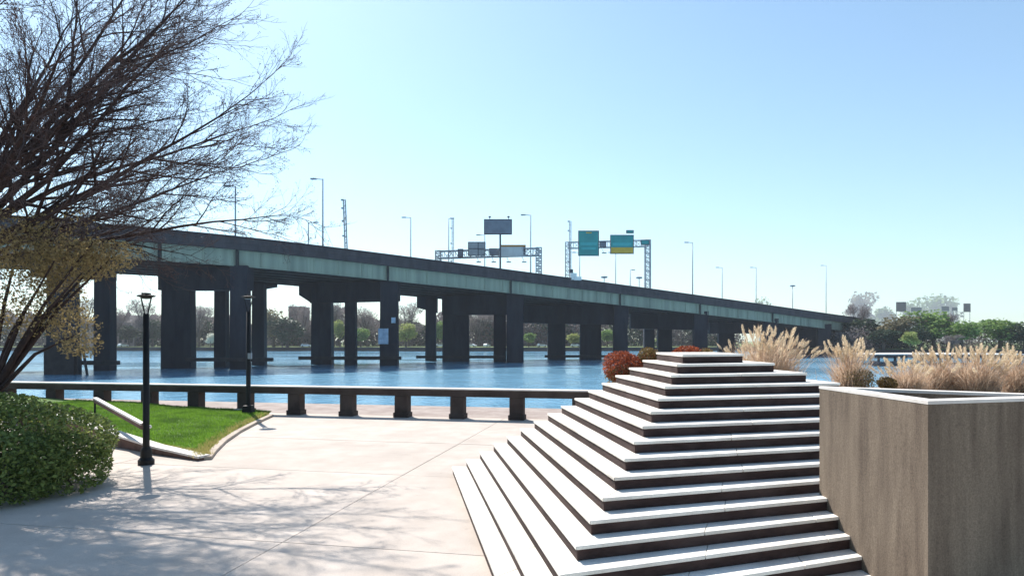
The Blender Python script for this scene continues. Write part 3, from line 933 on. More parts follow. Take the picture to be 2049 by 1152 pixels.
pier([(622, 660, 127, 13.4, 3.0), (689, 710, 124.5, 13.3, 2.2), (760, 794, 120, 13.9, 2.2)],
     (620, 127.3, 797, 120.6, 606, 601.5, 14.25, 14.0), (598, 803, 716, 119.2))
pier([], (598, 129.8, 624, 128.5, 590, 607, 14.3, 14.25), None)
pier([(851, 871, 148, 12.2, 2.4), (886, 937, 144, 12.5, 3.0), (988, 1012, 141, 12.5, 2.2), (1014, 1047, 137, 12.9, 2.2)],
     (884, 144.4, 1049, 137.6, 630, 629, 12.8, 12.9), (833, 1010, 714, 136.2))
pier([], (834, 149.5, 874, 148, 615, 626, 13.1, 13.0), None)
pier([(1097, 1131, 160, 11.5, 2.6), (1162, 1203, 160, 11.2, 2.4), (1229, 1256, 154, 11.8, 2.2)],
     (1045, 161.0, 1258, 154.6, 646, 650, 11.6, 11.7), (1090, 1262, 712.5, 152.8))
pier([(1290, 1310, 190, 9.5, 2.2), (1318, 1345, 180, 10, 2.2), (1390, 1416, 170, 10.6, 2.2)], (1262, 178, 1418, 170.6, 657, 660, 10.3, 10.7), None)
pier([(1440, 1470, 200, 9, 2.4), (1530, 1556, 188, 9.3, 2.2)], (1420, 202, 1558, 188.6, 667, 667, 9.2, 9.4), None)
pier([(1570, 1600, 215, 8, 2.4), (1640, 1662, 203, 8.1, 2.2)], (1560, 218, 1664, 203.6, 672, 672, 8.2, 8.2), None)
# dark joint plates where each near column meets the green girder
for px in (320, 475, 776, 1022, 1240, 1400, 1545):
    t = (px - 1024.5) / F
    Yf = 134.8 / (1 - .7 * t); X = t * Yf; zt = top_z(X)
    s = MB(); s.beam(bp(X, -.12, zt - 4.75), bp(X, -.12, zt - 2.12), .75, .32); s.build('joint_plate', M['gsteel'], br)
# abutment at the right end
s = MB()
e = bp(116, 0, 0)
P = [bp(112, -2, -3), bp(140, -2, -3), bp(140, W + 2, -3), bp(112, W + 2, -3)]
s.hexa([tuple(p) for p in P] + [(p.x, p.y, 5.2) for p in P]); s.build('abutment', M['pier'], br)

# notices on the second pier
for x0, y0, x1, y1, Y, lab in ((757, 657, 777, 688, 119.3, 'larger pale blue notice board on the second bridge pier'), (783, 635, 791.5, 646, 119.4, 'small square blue notice above the larger one on the pier')):
    a, b_ = at(x0, y1, Y), at(x1, y0, Y)
    r = empty('pier_notice', ((a.x + b_.x) / 2, Y, a.z)); tag(r, lab, 'sign')
    s = MB(); s.box(((a.x + b_.x) / 2, Y, (a.z + b_.z) / 2), (b_.x - a.x, .12, b_.z - a.z)); s.build('board', M['notice'], r)
    s = MB()
    for xx in (a.x + .12, b_.x - .12):
        s.beam((xx, Y + .1, a.z - .1), (xx, Y + .1, b_.z + .1), .06, .06)
    s.build('bracket', M['galv'], r)

# timber dolphin, left
dl = empty('timber_dolphin', at(165, 690, 88)); tag(dl, 'dark timber dolphin with a leaning pile under the left end of the bridge', 'dolphin')
p0, p1 = at(168, 742, 88), at(163, 690, 88)
s = MB(); s.tube([(p0.x - .6, 88, ZW - 1), (p1.x - .3, 88, p1.z)], .28, 8); s.build('pile', M['fender'], dl)
p0, p1 = at(177, 748, 87.5), at(165, 692, 87.5)
s = MB(); s.tube([(p0.x, 87.5, ZW - 1), (p1.x, 87.5, p1.z)], .17, 8); s.build('brace', M['fender'], dl)
a, b_ = at(100, 742, 89), at(160, 690, 89)
s = MB(); s.box(((a.x + b_.x) / 2, 88.6, (a.z + b_.z) / 2 - .5), (b_.x - a.x, 1.6, b_.z - a.z + 1)); s.build('crib', M['fender'], dl)

# ------------------------------------------------------------------ things on the bridge
def on_bridge(px, w):
    """station whose point w across the deck shows at column px"""
    t = (px - 1024.5) / F
    # X - PP.x.. solve linear: (X+PP.x*w) = t*(front_y(X)+PP.y*w)
    c0 = 104 + .7 * 44 + PP.y * w
    X = (t * c0 - PP.x * w) / (1 - .7 * t)
    return X
def road_lamp(px, ytop, w, label, arm=-1, kind='arm', armlen=1.5):
    X = on_bridge(px, w); p = bp(X, w, top_z(X) - 1.05)
    zt = zat(ytop, p.y)
    r = empty('road_lamp', p); tag(r, label, 'street lamp', 'lamp poles along the bridge')
    rb = .125
    s = MB(); s.tube([p, (p.x, p.y, zt)], [rb * 1.15, rb * .75], 8); s.build('pole', M['galv'], r, smooth=True)
    s = MB(); s.box((p.x, p.y, p.z + .25), (.55, .55, .5), .6); s.build('base', M['galv'], r)
    if kind == 'arm':
        s = MB(); s.tube([(p.x, p.y, zt - .1), (p.x + arm * armlen, p.y, zt + .03)], .07, 6); s.build('arm', M['galv'], r)
        s = MB(); s.box((p.x + arm * (armlen + .1), p.y, zt), (1.0, .4, .22)); s.build('lamp_head', M['galv'], r)
    else:
        s = MB(); s.lathe((p.x, p.y, zt - .1), [(.3, 0), (.95, .15), (.95, .5), (.3, .6)], 10); s.build('lamp_head', M['galv'], r)
    return r
road_lamp(646, 358, -.5, 'tallest lamp pole on the near side of the bridge, arm to the left')
road_lamp(617, 445, 40 - 15.5, 'short lamp pole just left of the tallest pole', 1)
road_lamp(822, 435, 25.5, 'lamp pole between the lattice mast and the left sign gantry')
road_lamp(898, 437, 25.5, 'lamp pole beside the lattice mast at the left gantry', 1, armlen=.7)
road_lamp(1062, 430, -.5, 'tall lamp pole next to the right leg of the left gantry')
road_lamp(1386, 485, -.5, 'tall lamp pole right of the green sign gantry')
road_lamp(1445, 535, 25.5, 'first of the two thin poles right of the green gantry')
road_lamp(1513, 535, 25.5, 'second of the two thin poles right of the green gantry')
road_lamp(1586, 573, 25.5, 'pole with a broad round head near the right end of the bridge', kind='disc')
road_lamp(1653, 531, 25.5, 'thin pole closest to the right end of the bridge')
road_lamp(1232, 505, 25.5, 'thin pole rising behind the yellow-edged green sign')
road_lamp(1160, 505, 25.5, 'thin pole rising behind the large green sign')
road_lamp(1261, 540, 25.5, 'short pale lamp pole under the gantry, arm to the right', 1, armlen=.8)
road_lamp(1209, 556, 25.5, 'tiny round-headed pole between the two green signs', kind='disc')
road_lamp(1279, 557, 25.5, 'tiny round-headed pole beside the right gantry leg', kind='disc')
road_lamp(471, 372, -.5, 'lamp pole seen through the bare branches', armlen=1.2)
road_lamp(970, 470, 25.5, 'lamp pole behind the left gantry below the board on a post')

def lattice(m, p0, p1, w, nseg, t=.07):
    """square lattice mast or truss between two points"""
    p0, p1 = Vector(p0), Vector(p1); d = (p1 - p0).normalized()
    up = Vector((0, 0, 1)) if abs(d.z) < .8 else Vector((1, 0, 0))
    u = d.cross(up).normalized() * w / 2; v = d.cross(u).normalized() * w / 2
    cor = [u + v, u - v, -u - v, -u + v]
    for c in cor: m.beam(p0 + c, p1 + c, t, t)
    for i in range(nseg):
        a, b_ = p0.lerp(p1, i / nseg), p0.lerp(p1, (i + 1) / nseg)
        for k in range(4):
            c0, c1 = cor[k], cor[(k + 1) % 4]
            if i % 2: c0, c1 = c1, c0
            m.beam(a + c0, b_ + c1, t * .65, t * .65)
            m.beam(b_ + cor[k], b_ + cor[(k + 1) % 4], t * .65, t * .65)

def mast(px, ytop, w, label, lean=0):
    X = on_bridge(px, w); p = bp(X, w, top_z(X) - 1.05); zt = zat(ytop, p.y)
    r = empty('lattice_mast', p); tag(r, label, 'mast', 'lattice masts on the bridge')
    s = MB(); lattice(s, p, (p.x + lean, p.y, zt), .40, 18, .075); s.build('lattice', M['galv'], r)
    for k in (.35, .62, .85, 1.0):
        z = p.z + (zt - p.z) * k
        s = MB(); s.box((p.x + lean * k - .35, p.y, z), (.45, .3, .25)); s.build('fitting', M['galv'], r)
    return r, p
mast(693, 400, -.4, 'slightly leaning lattice mast right of the tallest lamp pole', -.35)
mast(906, 437, 24.5, 'lattice mast rising beside the left end of the left gantry')
r, p = mast(1141, 443, -.3, 'lattice mast with white cabinets at its foot beside the large green sign')
s = MB(); s.box((p.x + .6, p.y - .2, top_z(on_bridge(1141, -.3)) + .35), (1.5, .9, 1.5), .2); s.box((p.x + 1.6, p.y - .2, top_z(on_bridge(1141, -.3)) - .1), (1.6, .9, .8), .1); s.build('cabinet', M['whitepaint'], r, bevel=.05)
s = MB(); s.box((p.x + .2, p.y - .3, top_z(on_bridge(1141, -.3)) + 1.5), (.7, .5, .9), .3); s.build('control_box', M['navy'], r, bevel=.03)

def sign_panel(r, x0, y0, x1, y1, Y0, mface, medge, name='sign_panel', bands=(), th=.18, frame=True):
    """flat board spanning the given picture columns and rows at distance Y0"""
    a, b_ = at(x0, y1, Y0), at(x1, y0, Y0)
    cx, cz, w, h = (a.x + b_.x) / 2, (a.z + b_.z) / 2, b_.x - a.x, b_.z - a.z
    s = MB(); s.box((cx, Y0, cz), (w - .05, th, h - .05)); o = s.build(name, mface, r)
    if frame:
        s = MB(); t = .16
        for zz in (a.z + t / 2, b_.z - t / 2): s.box((cx, Y0 - .02, zz), (w, th + .06, t))
        for xx in (a.x + t / 2, b_.x - t / 2): s.box((xx, Y0 - .02, cz), (t, th + .06, h - 2 * t - .004))
        s.build('frame', medge, o)
    for (u0, v0, u1, v1, mm, nm) in bands:      # fractions of the panel, v from the top
        s = MB()
        s.box((a.x + w * (u0 + u1) / 2, Y0 - th / 2 - .03, b_.z - h * (v0 + v1) / 2), (w * (u1 - u0), .05, h * (v1 - v0)))
        s.build(nm, mm, o)
    return o

# left gantry (its signs show their backs)
XR_, XL_ = on_bridge(1078, 0), None
pr = bp(XR_, 0, top_z(XR_) - 1.05); Yg = pr.y
ga = empty('sign_gantry', pr); tag(ga, 'grey truss gantry with the grey backs of road signs on the left', 'gantry')
gl = at(877, 510, Yg + 4.0); gr = at(1078, 504, Yg)
s = MB(); lattice(s, gl, gr, 1.55, 18, .17); s.build('truss', M['galv'], ga)
s = MB(); lattice(s, (gr.x, gr.y, pr.z), (gr.x, gr.y, gr.z + .9), 1.15, 12, .17); s.build('leg', M['galv'], ga)
s = MB(); lattice(s, (gl.x, gl.y, top_z(on_bridge(877, 20)) - 1.1), (gl.x, gl.y, gl.z + .9), 1.15, 10, .15); s.build('leg', M['galv'], ga)
sign_panel(ga, 916, 498, 927, 514, Yg + 2.0, M['signslate'], M['navy'])
o = sign_panel(ga, 936.5, 484, 971.5, 512, Yg + 1.6, M['signgrey'], M['navy'], bands=((.56, 0, .60, 1, M['navy'], 'back_rib'), (0, .46, 1, .51, M['navy'], 'back_rib')))
sign_panel(ga, 979, 497, 999, 511, Yg + .9, M['signslate'], M['navy'])
o = sign_panel(ga, 1000, 490, 1052, 514, Yg - .1, M['signpale'], M['signpale'], bands=((0, 0, 1, .16, M['signrust'], 'edge_strip'), (.91, .17, 1, .83, M['navy'], 'edge_strip')), frame=False)
for px in (958, 988, 1018, 1049):
    q = at(px, 524, Yg + .2)
    s = MB(); s.beam((q.x - .6, q.y + 1.2, q.z + 1.6), (q.x, q.y, q.z), .07, .07); s.box((q.x, q.y, q.z), (.95, .35, .22)); s.build('sign_light', M['galv'], ga)

# board on a single post in front of it
Xb = on_bridge(1001, -.6); pb = bp(Xb, -.6, top_z(Xb) - 1.05)
bo = empty('board_on_post', pb); tag(bo, 'slate grey board on a single post with two small lamps on top', 'sign')
zt = zat(470, pb.y)
s = MB(); s.tube([pb, (pb.x, pb.y, zt + .4)], .19, 10); s.build('post', M['navy'], bo)
o = sign_panel(bo, 968.5, 439, 1024.5, 469, pb.y - .3, M['signslate'], M['navy'], 'board', th=.5)
for px in (980, 1017.5):
    q = at(px, 435, pb.y - .2)
    s = MB(); s.tube([(q.x, q.y, q.z - .6), (q.x, q.y, q.z)], .06, 6); s.lathe((q.x, q.y, q.z - .1), [(.08, 0), (.24, .1), (.24, .3), (.08, .4)], 8); s.build('beacon', M['navy'], bo)

# green sign gantry
Xg = on_bridge(1296, 0); pg = bp(Xg, 0, top_z(Xg) - 1.05); Y2 = pg.y
gg = empty('sign_gantry', pg); tag(gg, 'truss gantry carrying two green highway signs, one with a yellow strip', 'gantry')
g0, g1 = at(1136, 491, Y2 + 2.5), at(1296, 487, Y2)
s = MB(); lattice(s, g0, g1, 1.5, 14, .14); s.build('truss', M['galv'], gg)
s = MB(); lattice(s, (g1.x, g1.y, pg.z), (g1.x, g1.y, g1.z + .8), 1.2, 12, .18); s.build('leg', M['galv'], gg)
s = MB(); lattice(s, (g0.x, g0.y, top_z(on_bridge(1136, 12)) - 1.1), (g0.x, g0.y, g0.z + .8), 1.1, 12, .14); s.build('leg', M['galv'], gg)
sign_panel(gg, 1157, 461.5, 1198.5, 512, Y2 - .2, M['signgreen'], M['navy'], bands=((.38, .065, .64, .105, M['signyellow'], 'arrow_mark'), (.1, .47, .9, .58, M['signband'], 'legend_line'), (.15, .66, .85, .75, M['signband'], 'legend_line')))
sign_panel(gg, 1199.5, 483, 1213, 495, Y2 + .3, M['signslate'], M['navy'])
o = sign_panel(gg, 1221, 470, 1268, 508, Y2 - .3, M['signgreen'], M['navy'], bands=((.035, .66, .965, .955, M['signyellow'], 'yellow_strip'), (.1, .42, .9, .58, M['signband'], 'legend_line')))
sign_panel(gg, 1253, 460.5, 1268, 467, Y2 - .3, M['signgreen'], M['navy'], 'exit_tab')
sign_panel(gg, 1282, 480, 1299.5, 490, Y2 - 1.0, M['signgreen'], M['navy'])
q = at(1209, 506, Y2)
s = MB(); s.beam((q.x - .8, q.y + .6, q.z + 1.6), q, .07, .07); s.box(q, (1.1, .35, .25)); s.build('sign_light', M['galv'], gg)

# ------------------------------------------------------------------ trees of the far shores
PROTO = {}
def proto(kind, seed):
    key = (kind, seed)
    if key in PROTO: return PROTO[key]
    rr = random.Random(seed * 13 + 5)
    cr, tr = MB(), MB()
    if kind == 'bare':
        # haze of fine twigs on spreading limbs
        crm = M['twig']
        tr.tube([(0, 0, -.02), (.005, 0, .2), (0, 0, .5)], [.03, .024, .012], 7)
        for k in range(11):
            a = rr.uniform(0, 6.283); q = rr.uniform(.04, .24); zc = rr.uniform(.40, .86); ra = rr.uniform(.10, .19)
            c = Vector((math.cos(a) * q, math.sin(a) * q, zc))
            b0 = Vector((0, 0, rr.uniform(.2, .42)))
            tr.tube([b0, b0.lerp(c, .5) + Vector((0, 0, -.03)), c, c + Vector((c.x * .5, c.y * .5, ra * .8))], [.014, .010, .006, .002], 5)
            for _ in range(300):
                d = Vector((rr.gauss(0, 1), rr.gauss(0, 1), rr.gauss(0, 1))).normalized() * rr.random() ** .45
                p = c + Vector((d.x * ra, d.y * ra, d.z * ra * .9))
                g = (Vector((d.x, d.y, abs(d.z) * .6 + .5)) + Vector((rr.gauss(0, .3), rr.gauss(0, .3), rr.gauss(0, .3)))).normalized() * rr.uniform(.03, .07)
                w = perp(g.normalized(), rr) * .0042
                cr.add([p - w, p + w, p + g], [(0, 1, 2)])
    else:
        n, size, asp = 1500, .058, .7
        crm = M[kind if kind != 'cone' else 'evergreen']
        if kind == 'cone':
            for i in range(n):
                t = rr.random() ** 1.4; a = rr.uniform(0, 6.283); q = .26 * (1 - t) ** .8 * (.55 + .45 * rr.random() ** .5) * (1 + .2 * math.sin(5 * a + 17 * t))
                cr.leaf((math.cos(a) * q, math.sin(a) * q, .1 + .9 * t), size * rr.uniform(.6, 1.2), rr, asp)
        else:
            for k in range(9):
                a = rr.uniform(0, 6.283); q = rr.uniform(.05, .22); zc = rr.uniform(.38, .80)
                ra = rr.uniform(.13, .21)
                ellipsoid_leaves(cr, rr, (math.cos(a) * q, math.sin(a) * q, zc), (ra, ra, ra * .85), n // 8, size, .35, asp, None, .3)
            ellipsoid_leaves(cr, rr, (0, 0, .6), (.2, .2, .3), n // 4, size, .3, asp)
        tr.tube([(0, 0, -.02), (.006, .004, .3), (0, 0, .62)], [.03, .022, .010], 7)
        for k in range(6):
            a = rr.uniform(0, 6.283); tr.tube([(0, 0, .25 + .05 * k), (.1 * math.cos(a), .1 * math.sin(a), .4 + .05 * k), (.18 * math.cos(a), .18 * math.sin(a), .52 + .05 * k)], [.012, .008, .004], 4)
    me1, me2 = cr.mesh('crown'), tr.mesh('trunk')
    me1.materials.append(crm); me2.materials.append(M['bark'])
    PROTO[key] = (me1, me2); return PROTO[key]
def tree_at(kind, seed, px, ytop, Y, zb, wpx, label, group='trees across the river', name=None, rz=None):
    """tree whose crown top shows at row ytop and whose crown covers about wpx columns"""
    p = at(px, HZ, Y); h = zat(ytop, Y) - zb
    me1, me2 = proto(kind, seed)
    r = empty(name or {'bare': 'bare_tree', 'cone': 'conifer_tree', 'blossom': 'blossom_tree'}.get(kind, 'leafy_tree'), (p.x, Y, zb))
    tag(r, label, 'tree', group)
    wm = wpx * Y / F; base_w = .62 if kind != 'cone' else .5
    r.scale = (wm / base_w, wm / base_w, h); r.rotation_euler = (0, 0, rz if rz is not None else (px * .37) % 6.28)
    for nm, me in (('crown', me1), ('trunk', me2)):
        o = bpy.data.objects.new(nm, me); COL.objects.link(o); o.parent = r
    return r
SH = 'trees across the river'
FT = [  # kind, seed, px, ytop, Y, zb, width px, label
    ('bare', 1, 232, 606, 320, .1, 60, 'bare tree over the house with the pointed roof'),
    ('bare', 2, 288, 596, 316, .1, 62, 'bare tree behind the head of the nearer lamp post'),
    ('evergreen', 1, 305, 634, 312, .1, 46, 'dark evergreen just left of the wide first pier column'),
    ('evergreen', 2, 258, 646, 318, .1, 50, 'low dark evergreen behind the nearer lamp post'),
    ('bare', 3, 398, 610, 312, .1, 52, 'bare tree framed by the first pier opening'),
    ('evergreen', 3, 385, 640, 330, .1, 50, 'grey green tree low in the first pier opening'),
    ('blossom', 1, 421, 664, 298, .1, 22, 'small white blossoming tree beside the first pier'),
    ('tan', 1, 548, 612, 306, .1, 66, 'tan budding tree right of the first pier'),
    ('evergreen', 4, 575, 630, 300, .1, 74, 'broad dark evergreen between the first and second piers'),
    ('evergreen', 5, 565, 662, 292, .1, 24, 'small rounded green bush tree on the lawn left of the second pier'),
    ('bare', 4, 605, 602, 325, .1, 50, 'bare tree against the sky just left of the second pier'),
    ('bare', 5, 668, 598, 315, .1, 52, 'bare tree in the left opening of the second pier'),
    ('lime', 2, 680, 634, 305, .1, 30, 'yellow green tree in the left opening of the second pier'),
    ('bare', 1, 735, 606, 318, .1, 62, 'bare tree in the right opening of the second pier'),
    ('spring', 2, 722, 652, 300, .1, 40, 'low green tree in the right opening of the second pier'),
    ('lime', 1, 812, 642, 296, .1, 46, 'round yellow green tree right of the second pier'),
    ('bare', 2, 818, 602, 322, .1, 66, 'bare tree behind the round yellow green tree'),
    ('spring', 1, 876, 636, 310, .1, 46, 'grey green tree left of the third pier'),
    ('bare', 3, 958, 622, 330, .1, 60, 'bare tree against the brick block behind the third pier'),
    ('spring', 3, 1058, 662, 300, .1, 34, 'small green tree right of the third pier'),
    ('lime', 2, 1148, 664, 305, .1, 40, 'yellowish tree between the fourth pier columns'),
    ('lime', 1, 1300, 675, 240, -.2, 26, 'small bright green tree over the red shrubs'),
    ('spring', 2, 1215, 655, 310, .1, 40, 'green tree behind the right columns of the fourth pier'),
    ('bare', 4, 170, 590, 312, .1, 66, 'bare tree behind the leftmost pier columns'),
    ('evergreen', 1, 120, 628, 318, .1, 70, 'dark evergreen at the far left beyond the bridge'),
]
for t in FT:
    tree_at(*t)
BK = 'trees on the right bank'
RT = [
    ('evergreen', 2, 1725, 632, 206, .6, 92, 'dark evergreen against the right end of the bridge'),
    ('bare', 4, 1722, 600, 212, .6, 44, 'bare tree above the right end of the bridge'),
    ('evergreen', 4, 1768, 655, 194, .6, 74, 'low dark evergreen above the dock'),
    ('tan', 1, 1792, 626, 198, .6, 84, 'tan budding tree on the right bank behind the dark evergreens'),
    ('lime', 1, 1822, 660, 178, .6, 36, 'small bright lime tree standing over the dock'),
    ('spring', 1, 1868, 614, 194, .6, 92, 'large green tree on the right bank behind the lime tree'),
    ('evergreen', 5, 1842, 648, 188, .6, 54, 'dark green tree beside the lime tree'),
    ('spring', 2, 1925, 636, 186, .6, 76, 'light green tree at the right edge of the bank'),
    ('bare', 5, 1895, 622, 196, .6, 50, 'bare tree between the two green trees on the right bank'),
    ('bare', 2, 1905, 668, 182, .6, 40, 'small bare tree near the water on the right bank'),
    ('spring', 3, 2000, 630, 190, .6, 90, 'broad green tree farthest right on the bank'),
    ('evergreen', 3, 1690, 650, 214, .6, 60, 'dark evergreen hiding the bridge abutment'),
    ('evergreen', 1, 2050, 640, 184, .6, 80, 'dark evergreen cut by the right edge'),
]
for t in RT:
    tree_at(*t[:8], BK)
HZG = 'hazy trees in the distance'
for t in (('tan', 1, 1722, 577, 2450, .6, 62, 'tall hazy pointed crown far beyond the right end of the bridge'),
          ('spring', 1, 1862, 583, 2450, .6, 105, 'wide hazy tree crown far beyond the right bank'),
          ('spring', 2, 1828, 594, 2350, .6, 60, 'lower hazy tree beside the wide hazy crown'),
          ('spring', 3, 1768, 606, 2350, .6, 44, 'low hazy tree between the tall pointed crown and the signs'),
          ('spring', 2, 1522, 589, 2200, .6, 56, 'hazy tree crown peeking over the bridge deck')):
    tree_at(*t, HZG)

# the wood behind them reads as one mass
rng = random.Random(99)
fw = MB()
for i in range(90000):
    x = rng.uniform(-300, 120); y = rng.uniform(335, 365)
    px = 1024.5 + x / y * F
    h = 15.5 + 2.6 * math.sin(px * .021) + 1.9 * math.sin(px * .057 + 1) + 1.6 * math.sin(px * .13)
    z = h * rng.random() ** .9
    fw.leaf((x, y, z), rng.uniform(.8, 1.7), rng, .7, None, 1 if math.sin(px * .045 + z * .2) + rng.gauss(0, .5) > .4 else 0)
stuff(fw.build('far_wood', [M['twig'], M['evergreen']]), 'grey brown wood lining the far shore behind the piers', 'wood')
# scrub along the right bank
fw = MB()
for i in range(50000):
    x = rng.uniform(100, 330); y = 196 + rng.uniform(0, 14) - .11 * (x - 100)
    h = 5.2 + 1.2 * math.sin(x * .31) + .8 * math.sin(x * .9)
    fw.leaf((x, y, .5 + h * rng.random() ** 1.2), rng.uniform(.3, .7), rng, .7, None, 1 if math.sin(x * .22) + rng.gauss(0, .6) > .3 else 0)
stuff(fw.build('bank_scrub', [M['twig'], M['evergreen']]), 'low scrub along the right bank under the trees', 'scrub')

# ------------------------------------------------------------------ buildings across the river
def building(name, px0, px1, yt, Y, zb, mw, label, rows, ncol, roofh=0, spire=False, dep=14):
    a, b_ = at(px0, yt, Y), at(px1, yt, Y); zt = a.z
    r = empty(name, ((a.x + b_.x) / 2, Y, zb)); tag(r, label, 'building')
    cx, w, h = (a.x + b_.x) / 2, b_.x - a.x, zt - zb
    s = MB(); s.box((cx, Y + dep / 2, zb + h / 2), (w, dep, h)); s.build('wall', mw, r)
    s = MB()
    if roofh:
        x0, x1, y0, y1 = a.x - .4, b_.x + .4, Y - .4, Y + dep + .4; ym = (y0 + y1) / 2
        s.add([(x0, y0, zt + .01), (x1, y0, zt + .01), (x1, y1, zt + .01), (x0, y1, zt + .01), (x0 + 1.5, ym, zt + roofh), (x1 - 1.5, ym, zt + roofh)],
              [(0, 1, 5, 4), (2, 3, 4, 5), (1, 2, 5), (3, 0, 4), (3, 2, 1, 0)])
    else:
        s.box((cx, Y + dep / 2, zt + .22), (w + .5, dep + .5, .4))
    rf = s.build('roof', M['roof'] if roofh else M['coping'], r)
    if spire:
        s = MB(); s.box((cx, Y + dep / 2, zt + roofh), (1.6, 1.6, 1.6)); s.lathe((cx, Y + dep / 2, zt + roofh + .8), [(1.2, 0), (.5, .9), (.08, 2.4), (.05, 3)], 8); s.build('cupola', M['roof'], rf)
    for i in range(rows):
        for j in range(ncol):
            wx = a.x + w * (j + .5) / ncol; wz = zb + h * (i + .55) / rows
            s = MB(); s.box((wx, Y - .02, wz), (min(1.5, w / ncol * .5), .12, h / rows * .5)); s.build('window', M['glass'], r)
    return r
building('brick_block', 577, 603, 614, 345, .1, M['brick'], 'brick apartment block rising behind the trees left of the second pier', 5, 4)
building('brick_warehouse', 950, 1168, 643, 340, .1, M['brick'], 'long low brick building seen behind the third and fourth piers', 3, 18)
building('house', 214, 268, 645, 335, .1, M['pinkwall'], 'house with dark pointed roof and cupola left of the first pier', 2, 5, 4.0, True)
building('house', 150, 190, 648, 318, .1, M['pinkwall'], 'pinkish house with pale roof edge behind the leftmost pier', 2, 4, 1.5)

# cars and boats far across
def car(px, py, Y, label, rz=0):
    p = at(px, py, Y); z0 = .1
    r = empty('parked_car', (p.x, Y, z0)); tag(r, label, 'car', 'white cars parked on the far shore'); r.rotation_euler = (0, 0, rz)
    def bld(m, n, mt, bev=0):
        me = m.mesh(n); me.materials.append(mt); o = bpy.data.objects.new(n, me); COL.objects.link(o); o.parent = r
        if bev:
            q = o.modifiers.new('b', 'BEVEL'); q.width = bev; q.segments = 2
        return o
    prof = [(-2.3, .35), (2.3, .35), (2.35, .8), (1.3, .98), (.6, 1.5), (-1.5, 1.55), (-2.2, 1.0)]
    m = MB(); n = len(prof)
    m.v = [(x, -.88, z) for x, z in prof] + [(x, .88, z) for x, z in prof]
    m.f = [tuple(range(n)), tuple(range(2 * n - 1, n - 1, -1))] + [(i, n + i, n + (i + 1) % n, (i + 1) % n) for i in range(n)]; m.m = [0] * len(m.f)
    bld(m, 'body', M['carpaint'], .06)
    for sy in (-1, 1):
        m = MB(); m.hexa([(-1.6, sy * .885 - .02, 1.02), (1.05, sy * .885 - .02, 1.02), (1.05, sy * .885 + .02, 1.02), (-1.6, sy * .885 + .02, 1.02), (-1.35, sy * .885 - .02, 1.45), (.55, sy * .885 - .02, 1.43), (.55, sy * .885 + .02, 1.43), (-1.35, sy * .885 + .02, 1.45)]); bld(m, 'side_window', M['glass'])
        for sx in (-1.45, 1.45):
            m = MB(); m.tube([(sx, sy * .90, .33), (sx, sy * .70, .33)], .33, 12); bld(m, 'wheel', M['rubber'])
for i, (px, lab) in enumerate(((612, 'white car parked just left of the second pier'), (944, 'left one of two white cars in the opening of the third pier'), (974, 'right one of two white cars in the opening of the third pier'), (1084, 'white car between the third and fourth piers'), (1152, 'white car seen between the fourth pier columns'), (246, 'white van-like car left of the first pier near the water'), (880, 'white car between the thin and wide columns of the third pier'))):
    car(px, 680, 300 + (i % 3) * 2, lab, rz=(.3, -.4, 1.2)[i % 3])

# dock on the right with a moored skiff
dk = empty('dock', (72, 120, ZW)); tag(dk, 'low dark dock with a bleached white deck in front of the right bank', 'dock')
for x0, x1, Y in ((1752, 1818, 122), (1838, 1912, 124), (1925, 2060, 124)):
    a, b_ = at(x0, 709.5, Y), at(x1, 709.5, Y)
    nb = 8
    for k in range(nb):
        xa = a.x + (b_.x - a.x) * k / nb; xb = a.x + (b_.x - a.x) * (k + 1) / nb
        s = MB(); s.box(((xa + xb) / 2, Y + 7.0, a.z + .06), (xb - xa - .05, 14.0, .14)); s.build('deck_board', M['docktop'], dk)
    s = MB(); s.box(((a.x + b_.x) / 2, Y + 7.0, a.z - .33), (b_.x - a.x, 13.4, .62)); s.build('hull', M['dockgrey'], dk)
    for k in range(4):
        xx = a.x + (b_.x - a.x) * (k + .4) / 4
        s = MB(); s.tube([(xx, Y + .1, ZW - 1.5), (xx, Y + .1, a.z - .3)], .22, 8); s.build('pile', M['fender'], dk)
sk = empty('skiff', at(1770, 733, 118)); tag(sk, 'small grey skiff moored in front of the dock', 'boat')
c = at(1770, 726, 118)
s = MB(); n = 10
for i in range(n + 1):
    t = i / n; x = c.x - 2.4 + 4.8 * t; w = .85 * math.sin(math.pi * min(1, .18 + t * .82)) ** .6; sh = ZW + .75 + .25 * (2 * t - 1) ** 2
    s.v += [(x, c.y - w, sh), (x, c.y - w * .6, ZW - .1), (x, c.y + w * .6, ZW - .1), (x, c.y + w, sh), (x, c.y + w * .85, sh - .02), (x, c.y + w * .4, ZW + .2), (x, c.y - w * .4, ZW + .2), (x, c.y - w * .85, sh - .02)]
for i in range(n):
    for k in range(8):
        s.f.append([i * 8 + k, i * 8 + (k + 1) % 8, i * 8 + 8 + (k + 1) % 8, i * 8 + 8 + k]); s.m.append(0)
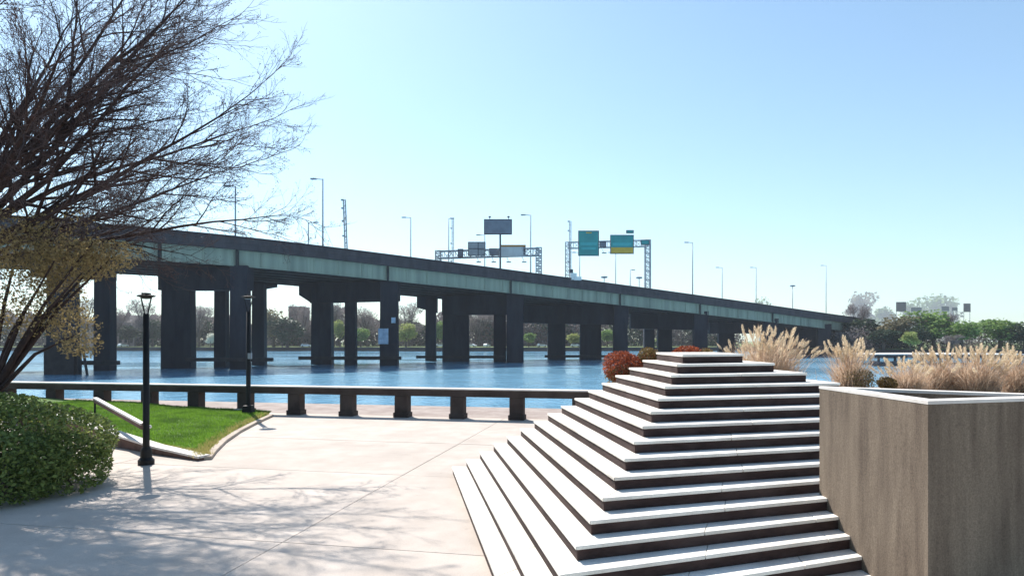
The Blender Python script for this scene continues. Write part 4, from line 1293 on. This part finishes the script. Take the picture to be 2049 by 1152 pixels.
s.f.append(list(range(8))); s.f.append([n * 8 + k for k in range(7, -1, -1)]); s.m += [0, 0]
s.build('hull', M['dockgrey'], sk)
s = MB(); s.box((c.x, c.y, ZW + .62), (.35, 1.3, .06)); s.box((c.x + 1.1, c.y, ZW + .62), (.35, 1.1, .06)); s.build('thwart', M['docktop'], sk)

# highway signs beyond the right bank
for i, (x0, y0, x1, y1, lab) in enumerate(((1793, 604, 1813, 623, 'two-tier dark road sign left of the hazy trees'), (1823, 615, 1844, 623, 'low wide dark road sign over the large green tree'), (1884, 613, 1899, 622, 'dark road sign over the gap between the green trees'), (1905, 615, 1916, 622, 'small dark road sign right of the gap'), (1928, 607, 1942, 624, 'purple road sign at the right edge'))):
    Y = 640; a, b_ = at(x0, y1, Y), at(x1, y0, Y)
    r = empty('road_sign', ((a.x + b_.x) / 2, Y, .6)); tag(r, lab, 'sign', 'far road signs')
    s = MB(); s.box(((a.x + b_.x) / 2, Y, (a.z + b_.z) / 2), (b_.x - a.x, .3, b_.z - a.z)); s.build('board', M['navy'] if i in (0, 4) else M['signslate'], r)
    s = MB()
    for xx in (a.x + .5, b_.x - .5): s.tube([(xx, Y + .3, .5), (xx, Y + .3, b_.z)], .25, 6)
    s.build('posts', M['galv'], r)

# ------------------------------------------------------------------ air over the river
hz = MB()
x0, x1, y0, y1, z0, z1 = -2600, 2600, -60, 2900, -4.5, 260
hz.hexa([(x0, y0, z0), (x1, y0, z0), (x1, y1, z0), (x0, y1, z0), (x0, y0, z1), (x1, y0, z1), (x1, y1, z1), (x0, y1, z1)])
hm = bpy.data.materials.new('thin_haze'); hm.use_nodes = True
hn, hl = hm.node_tree.nodes, hm.node_tree.links
hn.remove(hn['Principled BSDF'])
pv = hn.new('ShaderNodeVolumePrincipled')
pv.inputs['Color'].default_value = (.86, .92, 1, 1)
pv.inputs['Density'].default_value = .00021
pv.inputs['Anisotropy'].default_value = .2
hl.new(pv.outputs[0], hn['Material Output'].inputs['Volume'])
HAZE = hz.build('haze', hm)
HAZE['kind'] = 'stuff'
